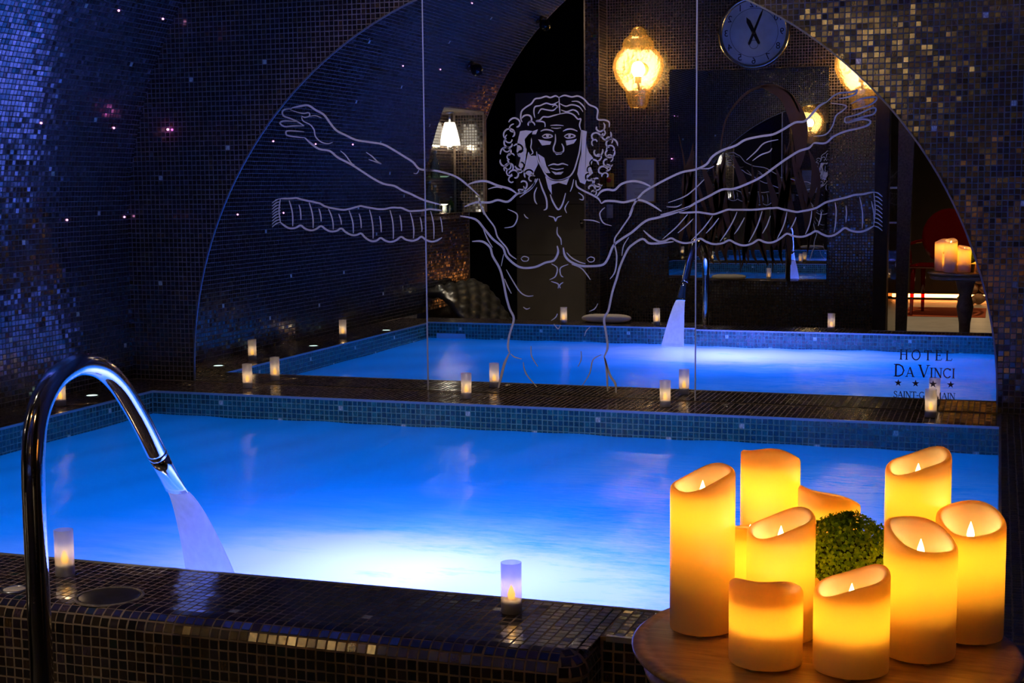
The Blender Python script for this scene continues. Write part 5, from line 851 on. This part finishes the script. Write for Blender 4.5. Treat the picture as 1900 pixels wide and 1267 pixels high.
# ------------------------------------------------------------------ amber wall lamps
def amber_mat():
    m, nt, out = new_mat('amber_seeded_glass')
    v = N(nt, 'ShaderNodeTexVoronoi', inp={'Scale': 34.0}); tc = N(nt, 'ShaderNodeTexCoord'); L(nt, tc.outputs['Object'], v.inputs[0])
    bp = N(nt, 'ShaderNodeBump', inp={'Strength': .12, 'Distance': .02}); L(nt, v.outputs['Distance'], bp.inputs['Height'])
    lw = N(nt, 'ShaderNodeLayerWeight', inp={'Blend': .45}); L(nt, bp.outputs[0], lw.inputs['Normal'])
    cr = N(nt, 'ShaderNodeMix', data_type='RGBA'); cr.inputs[6].default_value = (1.0, .88, .66, 1); cr.inputs[7].default_value = (.72, .36, .08, 1); L(nt, lw.outputs['Facing'], cr.inputs[0])
    q = N(nt, 'ShaderNodeBsdfTransparent'); L(nt, cr.outputs[2], q.inputs[0])
    t = N(nt, 'ShaderNodeBsdfTranslucent', inp={'Color': (1.0, .55, .14, 1)}); L(nt, bp.outputs[0], t.inputs['Normal'])
    g = N(nt, 'ShaderNodeBsdfGlossy', inp={'Roughness': .22, 'Color': (1, .85, .6, 1)}); L(nt, bp.outputs[0], g.inputs['Normal'])
    a = N(nt, 'ShaderNodeMixShader', inp={0: .17}); L(nt, q.outputs[0], a.inputs[1]); L(nt, t.outputs[0], a.inputs[2])
    b = N(nt, 'ShaderNodeMixShader', inp={0: .12}); L(nt, a.outputs[0], b.inputs[1]); L(nt, g.outputs[0], b.inputs[2]); L(nt, b.outputs[0], out.inputs[0]); return m
M_AMBER = amber_mat(); M_BULB = emit('lamp_bulb', (1.0, .78, .42), 60.0); M_BRASS = pbr('aged_brass', (.40, .27, .10), .35, 1.0)
def sconce(x, z, lb):
    o = empty('wall_lamp', (x, END_Y, z)); tag(o, lb, 'lamp', 'amber glass lamps flanking the clock')
    MB().lathe([(.07, .003), (.07, .016), (.05, .026), (.0001, .028)], 28, axis='y').build('back_plate', M_BRASS, o, True)
    MB().tube([(0, .02, -.12), (0, .11, -.14), (0, .13, -.10)], .010, 10).build('arm', M_BRASS, o, True)
    prof = [(.062, -.285), (.070, -.27), (.092, -.19), (.100, -.16), (.108, -.148), (.150, -.10), (.186, -.03), (.196, .02), (.186, .08), (.158, .125), (.128, .150), (.120, .165), (.118, .195), (.104, .225), (.076, .245), (.064, .255), (.060, .275), (.046, .30), (.022, .315), (.0005, .318)]
    MB().lathe(prof, 36, (0, .13, 0), .58).build('glass_shade', M_AMBER, o, True)
    MB().ball((0, .13, .0), .050, 18, 12, (1, 1, 1.2)).build('bulb', M_BULB, o, True)
    MB().lathe([(.024, -.10), (.024, -.042), (.018, -.036)], 18, (0, .13, 0)).build('socket', M_BRASS, o, True)
    light('wall_lamp_glow', 'POINT', (0, .13, .0), LAMP_W, (1.0, .66, .32), .045, parent=o)
LAMP_W = 48.0
sconce(-2.593, 1.705, 'large amber glass wall lamp left of the clock')
sconce(-.955, 1.675, 'amber glass wall lamp right of the clock, cut by the mirror rim')

# ------------------------------------------------------------------ clock (real numerals; the mirror reverses them)
ck = empty('wall_clock', (-1.745, END_Y, 1.965)); tag(ck, 'large round wall clock above the dark glass panel', 'clock')
CR = .262
MB().lathe([(CR, .003), (CR + .004, .02), (CR + .002, .045), (CR - .012, .055), (CR - .026, .046), (CR - .028, .033)], 64, axis='y', cap=False).build('case', pbr('clock_case', (.55, .47, .36), .22, 1.0), ck, True)
MB().lathe([(.0001, .034), (CR - .024, .034)], 64, axis='y', cap=False).build('face', pbr('clock_face', (.55, .66, .68), .55, noise=.15, nscale=9), ck, False)
M_INK = pbr('clock_ink', (.012, .012, .016), .6)
mb = MB(); mb.lathe([(.175, .0345), (.175, .0352), (.1775, .0352), (.1775, .0345)], 64, axis='y', cap=False); mb.build('minute_ring', M_INK, ck)
for k in range(1, 13):
    a = k * PI / 6; cu_ = bpy.data.curves.new('numeral', 'FONT'); cu_.body = str(k); cu_.size = .068; cu_.align_x = 'CENTER'; cu_.align_y = 'CENTER'; cu_.extrude = .0006
    t_ = bpy.data.objects.new('numeral_text', cu_); COL.objects.link(t_); bpy.context.view_layer.update()
    me = bpy.data.meshes.new_from_object(t_.evaluated_get(bpy.context.evaluated_depsgraph_get())); bpy.data.objects.remove(t_); bpy.data.curves.remove(cu_)
    # facing +y: text x runs towards -x
    me.transform(Matrix(((-1, 0, 0, 0), (0, 0, 1, 0), (0, 1, 0, 0), (0, 0, 0, 1)))); me.materials.clear(); me.materials.append(M_INK)
    o = link('numeral', me, ck, (-.205 * math.sin(a), .0352, .205 * math.cos(a)))
def hand(name, deg, ln_, w_, y):
    mb = MB(); plate(mb, [(-.010, -.085), (0, -.098), (.010, -.085), (.006, -.06), (w_ * .45, 0), (w_ * .5, ln_ * .55), (w_ * 1.3, ln_ * .72), (0, ln_), (-w_ * 1.3, ln_ * .72), (-w_ * .5, ln_ * .55), (-w_ * .45, 0), (-.006, -.06)], y, y + .003)
    o = mb.build(name, M_INK, ck); o.rotation_euler = (0, -math.radians(deg), 0)
hand('hour_hand', 26, .125, .012, .040); hand('minute_hand', -22, .185, .006, .044)
MB().lathe([(.0001, .040), (.014, .040), (.014, .050), (.0001, .051)], 18, axis='y').build('hub', M_INK, ck, True)
mb = MB(); mb.lathe([(.030, .0345), (.030, .0353), (.033, .0353), (.033, .0345)], 32, (0, 0, -.085), axis='y', cap=False); mb.build('seconds_dial', M_INK, ck)

# ------------------------------------------------------------------ dark glass panel with a bronze pattern
dg, nt, out = new_mat('dark_mirror_glass')
g1 = N(nt, 'ShaderNodeBsdfGlossy', inp={'Color': (.50, .52, .56, 1), 'Roughness': .0}); d1 = N(nt, 'ShaderNodeBsdfDiffuse', inp={'Color': (.010, .010, .016, 1)})
x1 = N(nt, 'ShaderNodeAddShader'); L(nt, g1.outputs[0], x1.inputs[0]); L(nt, d1.outputs[0], x1.inputs[1]); L(nt, x1.outputs[0], out.inputs[0])
PX0, PX1, PZ0, PZ1 = -2.380, -1.195, .135, 1.705
PY = END_Y + .024
pn = empty('dark_mirror', ((PX0 + PX1) / 2, END_Y, (PZ0 + PZ1) / 2)); tag(pn, 'tall dark mirror with a bronze pattern under the clock', 'mirror')
w2, h2 = (PX1 - PX0) / 2, (PZ1 - PZ0) / 2
MB().bbox(-w2, w2, .006, .024, -h2, h2, .002, 1).build('pane', dg, pn)
M_BRONZE = pbr('bronze_leaf', (.20, .105, .045), .55, noise=.15, nscale=8)
pt = MB()
def strand(pts, w0, w1):
    q = smooth_line(pts, 6); n = len(q); Lq, Rq = [], []
    for i, (x, z) in enumerate(q):
        ax, az = q[max(i - 1, 0)]; bx, bz = q[min(i + 1, n - 1)]; d = math.hypot(bx - ax, bz - az) or 1e-9
        t = i / (n - 1); ww = w0 + (w1 - w0) * abs(2 * t - 1) ** 1.5
        Lq.append((x - (bz - az) / d * ww, z + (bx - ax) / d * ww)); Rq.append((x + (bz - az) / d * ww, z - (bx - ax) / d * ww))
    for i in range(n - 1):
        pt.add([(*Lq[i], 0), (*Lq[i + 1], 0), (*Rq[i + 1], 0), (*Rq[i], 0)], [(0, 1, 2, 3)])
def sw(k): return [(x, z) for x, z in k]
# an arching crescent over drifting wave strands: a plain ornament
strand([(-.20, .20), (-.16, .42), (-.02, .60), (.16, .66), (.30, .60), (.38, .46)], .010, .004)
strand([(.44, .60), (.50, .40), (.46, .16), (.40, -.02)], .10, .004) if False else None
strand([(.10, .655), (.27, .58), (.37, .40), (.39, .20), (.37, .02)], .062, .004)
for i in range(30):
    x0 = -.52 + 1.0 * (i / 29.0); z0 = .30 - .25 * abs(math.sin(i * 1.7)) - (.12 if -.2 < x0 < .2 else 0)
    ln_ = .42 + .30 * abs(math.cos(i * 2.3)); ph = i * .9
    strand([(x0 + .045 * math.sin(ph + t * 3.6) + .02 * t, z0 - ln_ * t) for t in (0, .2, .4, .6, .8, 1.0)], .009 + .022 * abs(math.sin(i * 1.31)), .0015)
for i in range(12):
    x0 = -.40 + .75 * (i / 11.0); strand([(x0, -.28 + .06 * math.sin(i)), (x0 + .05 * math.sin(i * 2.2), -.42), (x0 - .03, -.56), (x0 + .02 * math.sin(i), -.66)], .016, .002)
fv = [(a, .0248, c) for a, c, _ in pt.v]
link('bronze_pattern', mesh_from('bronze_pattern', fv, pt.f, M_BRONZE), pn)

# framed notice, emergency button, switch
nf = empty('framed_notice', (-2.605, END_Y, .878)); tag(nf, 'framed white notice on the mosaic wall under the left lamp', 'notice')
M_FRAME = pbr('oak_frame', (.30, .19, .10), .45, noise=.2, nscale=40)
MB().bbox(-.123, .123, .003, .020, .158, .172, .003, 1).bbox(-.123, .123, .003, .020, -.172, -.158, .003, 1).bbox(-.123, -.109, .003, .020, -.158, .158, .003, 1).bbox(.109, .123, .003, .020, -.158, .158, .003, 1).build('frame', M_FRAME, nf)
MB().box(-.110, .110, .004, .008, -.159, .159).build('paper', pbr('white_paper', (.66, .70, .78), .6), nf)
ln2 = MB()
for i, (wd, z) in enumerate(((.07, .075), (.072, .064), (.060, .048), (.062, .036), (.075, .002), (.070, -.008), (.066, -.018), (.058, -.028), (.04, -.062), (.05, -.095), (.045, -.106))): ln2.box(-wd, wd, .0078, .0086, z - .0018, z + .0018)
o = ln2.build('printed_lines', pbr('grey_print', (.30, .32, .36), .7), nf); o['kind'] = 'stuff'
eb = empty('stop_button', (-2.838, END_Y, .882)); tag(eb, 'yellow emergency box with a red push button', 'button')
MB().bbox(-.026, .026, .003, .050, -.052, .052, .006, 2).build('box', pbr('yellow_box', (.75, .50, .04), .4), eb)
MB().lathe([(.010, .050), (.010, .062), (.018, .066), (.018, .076), (.012, .080), (.0001, .080)], 20, axis='y').build('push_button', pbr('red_button', (.6, .02, .02), .35), eb, True)
sw_ = empty('wall_switch', (-2.846, END_Y, .645)); tag(sw_, 'white wall switch below the yellow emergency box', 'switch')
MB().bbox(-.025, .025, .003, .018, -.052, .052, .004, 2).build('plate', pbr('white_plate', (.62, .62, .60), .4), sw_)
MB().bbox(-.012, .012, .018, .023, -.026, .026, .002, 1).build('rocker', M_CERAM, sw_)

# grey door in the recess
dr = empty('door_1', (-3.672, -.83, FLOOR)); tag(dr, 'plain grey flush door in the black recess', None, None, 'structure')
M_DOOR = pbr('grey_door', (.17, .155, .15), .42, noise=.1, nscale=5)
for i, (a, b) in enumerate(((.03, .66), (.664, 1.10), (1.104, 2.06))): MB().bbox(-.328, .318, .004, .044, a, b, .002, 1).build('panel', M_DOOR, dr)
MB().box(.319, .330, .0, .050, .03, 2.07).build('edge_strip', M_STEEL, dr)
MB().lathe([(.018, .044), (.020, .060), (.012, .075), (.0001, .076)], 16, (.27, 0, .95), axis='y').build('knob', M_CHROME, dr, True)

# ------------------------------------------------------------------ glass door and the lounge behind
M_PANE, nt, out = new_mat('door_glass')
q = N(nt, 'ShaderNodeBsdfTransparent', inp={'Color': (.82, .80, .78, 1)}); g = N(nt, 'ShaderNodeBsdfGlossy', inp={'Roughness': .02}); x = N(nt, 'ShaderNodeMixShader', inp={0: .07}); L(nt, q.outputs[0], x.inputs[1]); L(nt, g.outputs[0], x.inputs[2]); L(nt, x.outputs[0], out.inputs[0])
gd = empty('door_2', (-.73, END_Y, FLOOR)); tag(gd, 'narrow clear glass door with a steel handle', None, None, 'structure')
MB().bbox(-.034, .034, -.006, .006, .01, 2.4, .002, 1).build('pane', M_PANE, gd)
MB().tube([(.028, .040, .640), (.028, .040, .715)], .009, 12).build('handle', M_CHROME, gd, True)
MB().bbox(-.026, .026, .007, .012, 1.235, 1.250, .001, 1).build('hinge', M_STEEL, gd); MB().bbox(-.026, .026, .007, .012, .985, .998, .001, 1).build('hinge', M_STEEL, gd)

# red clear plastic armchair
def red_mat():
    m, nt, out = new_mat('clear_red_plastic')
    q = N(nt, 'ShaderNodeBsdfTransparent', inp={'Color': (.45, .015, .012, 1)}); d = N(nt, 'ShaderNodeBsdfTranslucent', inp={'Color': (.35, .01, .01, 1)}); d2 = N(nt, 'ShaderNodeBsdfDiffuse', inp={'Color': (.34, .008, .012, 1)}); g = N(nt, 'ShaderNodeBsdfGlossy', inp={'Roughness': .06})
    e = N(nt, 'ShaderNodeMixShader', inp={0: .6}); L(nt, d.outputs[0], e.inputs[1]); L(nt, d2.outputs[0], e.inputs[2])
    a = N(nt, 'ShaderNodeMixShader', inp={0: .25}); L(nt, q.outputs[0], a.inputs[1]); L(nt, e.outputs[0], a.inputs[2])
    b = N(nt, 'ShaderNodeMixShader', inp={0: .08}); L(nt, a.outputs[0], b.inputs[1]); L(nt, g.outputs[0], b.inputs[2]); L(nt, b.outputs[0], out.inputs[0]); return m
M_RED = red_mat()
ch = empty('armchair', (-.515, -3.30, FLOOR), .15); tag(ch, 'clear red plastic armchair with an oval back in the lounge', 'chair')
st = MB(); st.bbox(-.26, .26, -.24, .24, .45, .485, .014, 3); st.build('seat', M_RED, ch, True)
bk = MB(); n1, n2 = 20, 8; v = []
for j in range(n2 + 1):
    for i in range(n1):
        a = 2 * PI * i / n1; r_ = j / n2; xx = .245 * r_ * math.cos(a); zz = .27 * r_ * math.sin(a); yy_ = -.235 + .30 * xx * xx - .16 * (zz + .25); v.append((xx, yy_, .745 + zz))
f = [(j * n1 + i, j * n1 + (i + 1) % n1, (j + 1) * n1 + (i + 1) % n1, (j + 1) * n1 + i) for j in range(n2) for i in range(n1)]
m_ = len(v); v += [(a, b - .010, c) for a, b, c in v]; f += [tuple(m_ + q for q in reversed(ff)) for ff in f] + [(n2 * n1 + i, n2 * n1 + (i + 1) % n1, m_ + n2 * n1 + (i + 1) % n1, m_ + n2 * n1 + i) for i in range(n1)]
bk.add(v, f); bk.build('backrest', M_RED, ch, True)
for s in (-1, 1):
    MB().tube(smooth3([(s * .235, -.235, .70), (s * .275, -.10, .69), (s * .29, .08, .675), (s * .285, .19, .655), (s * .262, .215, .60), (s * .25, .215, .478)], 4), .015, 12).build('armrest', M_RED, ch, True)
    MB().tube([(s * .228, .205, .46), (s * .236, .222, .001)], [.024, .015], 14).build('leg', M_RED, ch, True)
    MB().tube([(s * .215, -.205, .46), (s * .228, -.275, .001)], [.024, .015], 14).build('leg', M_RED, ch, True)
painted_glow = MB().bbox(-.86, -.10, -4.15, -3.10, FLOOR + .0005, FLOOR + .006, .002, 1).build('painted_glow', pbr('painted_orange_glow', (.62, .10, .02), .9, noise=.2, nscale=60)); tag(painted_glow, 'flat orange panel painted for the lit floor under the red chair', 'painted_glow')  # orange-lit patch of floor, painted as a thin flat panel
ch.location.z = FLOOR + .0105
M_STRIP = emit('glowing_strip', (1.0, .22, .03), 2.4)
gs = empty('light_strip', (-.60, -5.24, -.375)); tag(gs, 'long glowing orange light strip at the foot of the lounge wall', 'light')
MB().box(-.85, .28, .012, .020, -.012, .018).build('diffuser', M_STRIP, gs); MB().box(-.86, .29, -.005, .012, -.020, .026).build('channel', M_STEEL, gs)
light('strip_glow', 'AREA', (0, .06, 0), 3.0, (1, .30, .06), 1.0, (math.radians(115), 0, 0), gs, .04)
# stone heap with a flame beside the table leg
M_STONE = pbr('warm_stone', (.42, .27, .18), .8, noise=.35, nscale=9, bump=.3, bscale=14)
sp = [(-.185, -4.70, .066, .056), (-.335, -4.72, .066, .056), (-.035, -4.72, .066, .056), (-.255, -4.73, .062, .160), (-.115, -4.74, .062, .160), (-.180, -4.72, .058, .262), (.115, -4.74, .066, .056), (-.26, -4.56, .045, .040)]
SL = ['bottom row under the middle of the pile', 'bottom row at the left end', 'bottom row right of the middle', 'second layer at the left', 'second layer at the right', 'topmost right below the flame', 'bottom row at the right end', 'small one lying in front of the pile']
for i, (x, y, r_, z) in enumerate(sp):
    mb = MB(); mb.ball((0, 0, 0), r_, 14, 9, (1.1, .9, .82)); rg = np.random.default_rng(i)
    mb.v = [(a + rg.normal(0, .003), b + rg.normal(0, .003), c + rg.normal(0, .003)) for a, b, c in mb.v]
    o = mb.build('stone', M_STONE, None, True, (x, y, FLOOR + z)); tag(o, 'rounded warm stone, ' + SL[i], 'stone', 'stones heaped around the burner')
fl = MB().lathe([(.010, 0), (.034, .04), (.036, .09), (.024, .16), (.010, .22), (.0005, .27)], 16).build('burner_flame', emit('burner_flame', (1.0, .42, .10), 3.0), None, True, (-.175, -4.72, FLOOR + .312)); tag(fl, 'orange burner flame above the stone heap', 'flame')
light('burner_glow', 'POINT', (-.175, -4.55, FLOOR + .50), 3.0, (1, .55, .22), .05)
# ceiling downlights: one in the lounge, one added over the recess
def downlight(x, y, e, lb):
    o = empty('downlight', (x, y, 2.72)); tag(o, lb, 'downlight')
    MB().lathe([(.055, -.012), (.062, -.008), (.062, 0), (.045, 0)], 24, cap=False).build('trim_ring', M_STEEL, o, True)
    MB().lathe([(.0001, -.004), (.044, -.004)], 24, cap=False).build('lens', emit('downlight_lens', (1, .85, .62), 6.0), o)
    light('downlight_beam', 'SPOT', (0, 0, -.03), e, (1.0, .78, .50), .04, parent=o, spot=math.radians(80))
downlight(-.55, -2.35, 130, 'ceiling downlight over the lounge floor')
downlight(-3.30, .72, 55, 'added unseen downlight over the black recess')  # extra lamp added to bring out the door and lounger

# ------------------------------------------------------------------ tufted chaise and white pillow by the near coping
cs = empty('chaise_longue', (-3.05, 1.72, FLOOR)); tag(cs, 'black tufted leather lounger with a curled back beside the pool', 'lounger')
pf = smooth_line([(-.640, .525), (-.560, .545), (-.480, .505), (-.400, .41), (-.330, .31), (-.240, .24), (-.10, .215), (.15, .215), (.42, .205)], 6)
nu_, nv_ = len(pf), 41; v = []
for side in (0, 1):
    for i, (x, z) in enumerate(pf):
        ax, az = pf[max(i - 1, 0)]; bx, bz = pf[min(i + 1, nu_ - 1)]; d = math.hypot(bx - ax, bz - az); nx_, nz_ = -(bz - az) / d, (bx - ax) / d
        for j in range(nv_):
            y = -.42 + .84 * j / (nv_ - 1); sarc = i * .026
            qa = abs(math.sin(PI * (sarc / .15 + y / .21))) * abs(math.sin(PI * (sarc / .15 - y / .21)))
            e = min(1, min(j, nv_ - 1 - j) / 3) * min(1, min(i, nu_ - 1 - i) / 3)
            th = (.028 + .034 * math.sqrt(qa)) * (.25 + .75 * e) if side == 0 else -.03 * (.3 + .7 * e)
            v.append((x + nx_ * th, y, z + nz_ * th))
m_ = nu_ * nv_; f = []
for i in range(nu_ - 1):
    for j in range(nv_ - 1):
        a = i * nv_ + j; f.append((a, a + 1, a + nv_ + 1, a + nv_)); f.append((m_ + a + 1, m_ + a, m_ + a + nv_, m_ + a + nv_ + 1))
for i in range(nu_ - 1):
    for j, fl_ in ((0, 0), (nv_ - 1, 1)):
        a, b = i * nv_ + j, (i + 1) * nv_ + j; f.append((a, b, m_ + b, m_ + a) if not fl_ else (b, a, m_ + a, m_ + b))
for j in range(nv_ - 1):
    f.append((j + 1, j, m_ + j, m_ + j + 1)); a = (nu_ - 1) * nv_ + j; f.append((a, a + 1, m_ + a + 1, m_ + a))
M_LEATHER = pbr('black_leather', (.030, .028, .026), .32, spec=.8, bump=.06, bscale=200)
b = MB(); b.add(v, f); b.build('cushion', M_LEATHER, cs, True)
MB().bbox(-.20, .40, -.38, .38, .10, .19, .01, 2).build('base', M_LEATHER, cs)
for sx in (-.16, .36):
    for sy in (-.33, .33): MB().lathe([(.016, 0), (.022, .10)], 14, (sx, sy, 0)).build('leg', M_CHROME, cs, True)
pw = MB(); n1, n2 = 26, 14; v = []
for j in range(n2 + 1):
    b_ = PI * j / n2
    for i in range(n1):
        a = 2 * PI * i / n1; q = lambda t, e: math.copysign(abs(t) ** e, t)
        v.append((.155 * q(math.cos(a), .55) * q(math.sin(b_), .6), .075 * q(math.sin(a), .7) * q(math.sin(b_), .6), .026 - .025 * q(math.cos(b_), .8)))
pw.add(v, [(j * n1 + i, j * n1 + (i + 1) % n1, (j + 1) * n1 + (i + 1) % n1, (j + 1) * n1 + i) for j in range(n2) for i in range(n1)])
o = pw.build('bath_pillow', pbr('ivory_towelling', (.88, .78, .62), .9, bump=.2, bscale=150), None, True, (-2.30, 2.545, T_ + .0005)); tag(o, 'ivory bath pillow lying on the near coping between two tea lights', 'pillow')

_p = Vector((-2.75, 1.45, 2.22)); light('added_pillow_spot', 'SPOT', _p, 55, (1, .80, .56), .03, (Vector((-2.75, 2.10, 0)) - _p).to_track_quat('-Z', 'Y').to_euler(), spot=math.radians(66))  # added spot above the view, brightening pillow, coping and lounger

# skimmer opening in the near pool wall
sk = empty('pool_skimmer', (-3.247, YF, -.105)); tag(sk, 'pale blue skimmer opening in the near pool wall', 'skimmer')
M_PVC = pbr('pale_plastic', (.45, .70, .85), .4)
MB().bbox(-.098, .098, .003, .010, .030, .040, .002, 1).bbox(-.098, .098, .003, .010, -.040, -.030, .002, 1).bbox(-.098, -.088, .003, .010, -.030, .030, .002, 1).bbox(.088, .098, .003, .010, -.030, .030, .002, 1).build('frame', M_PVC, sk)
MB().box(-.088, .088, .003, .006, -.030, .030).build('flap', M_PVC, sk)
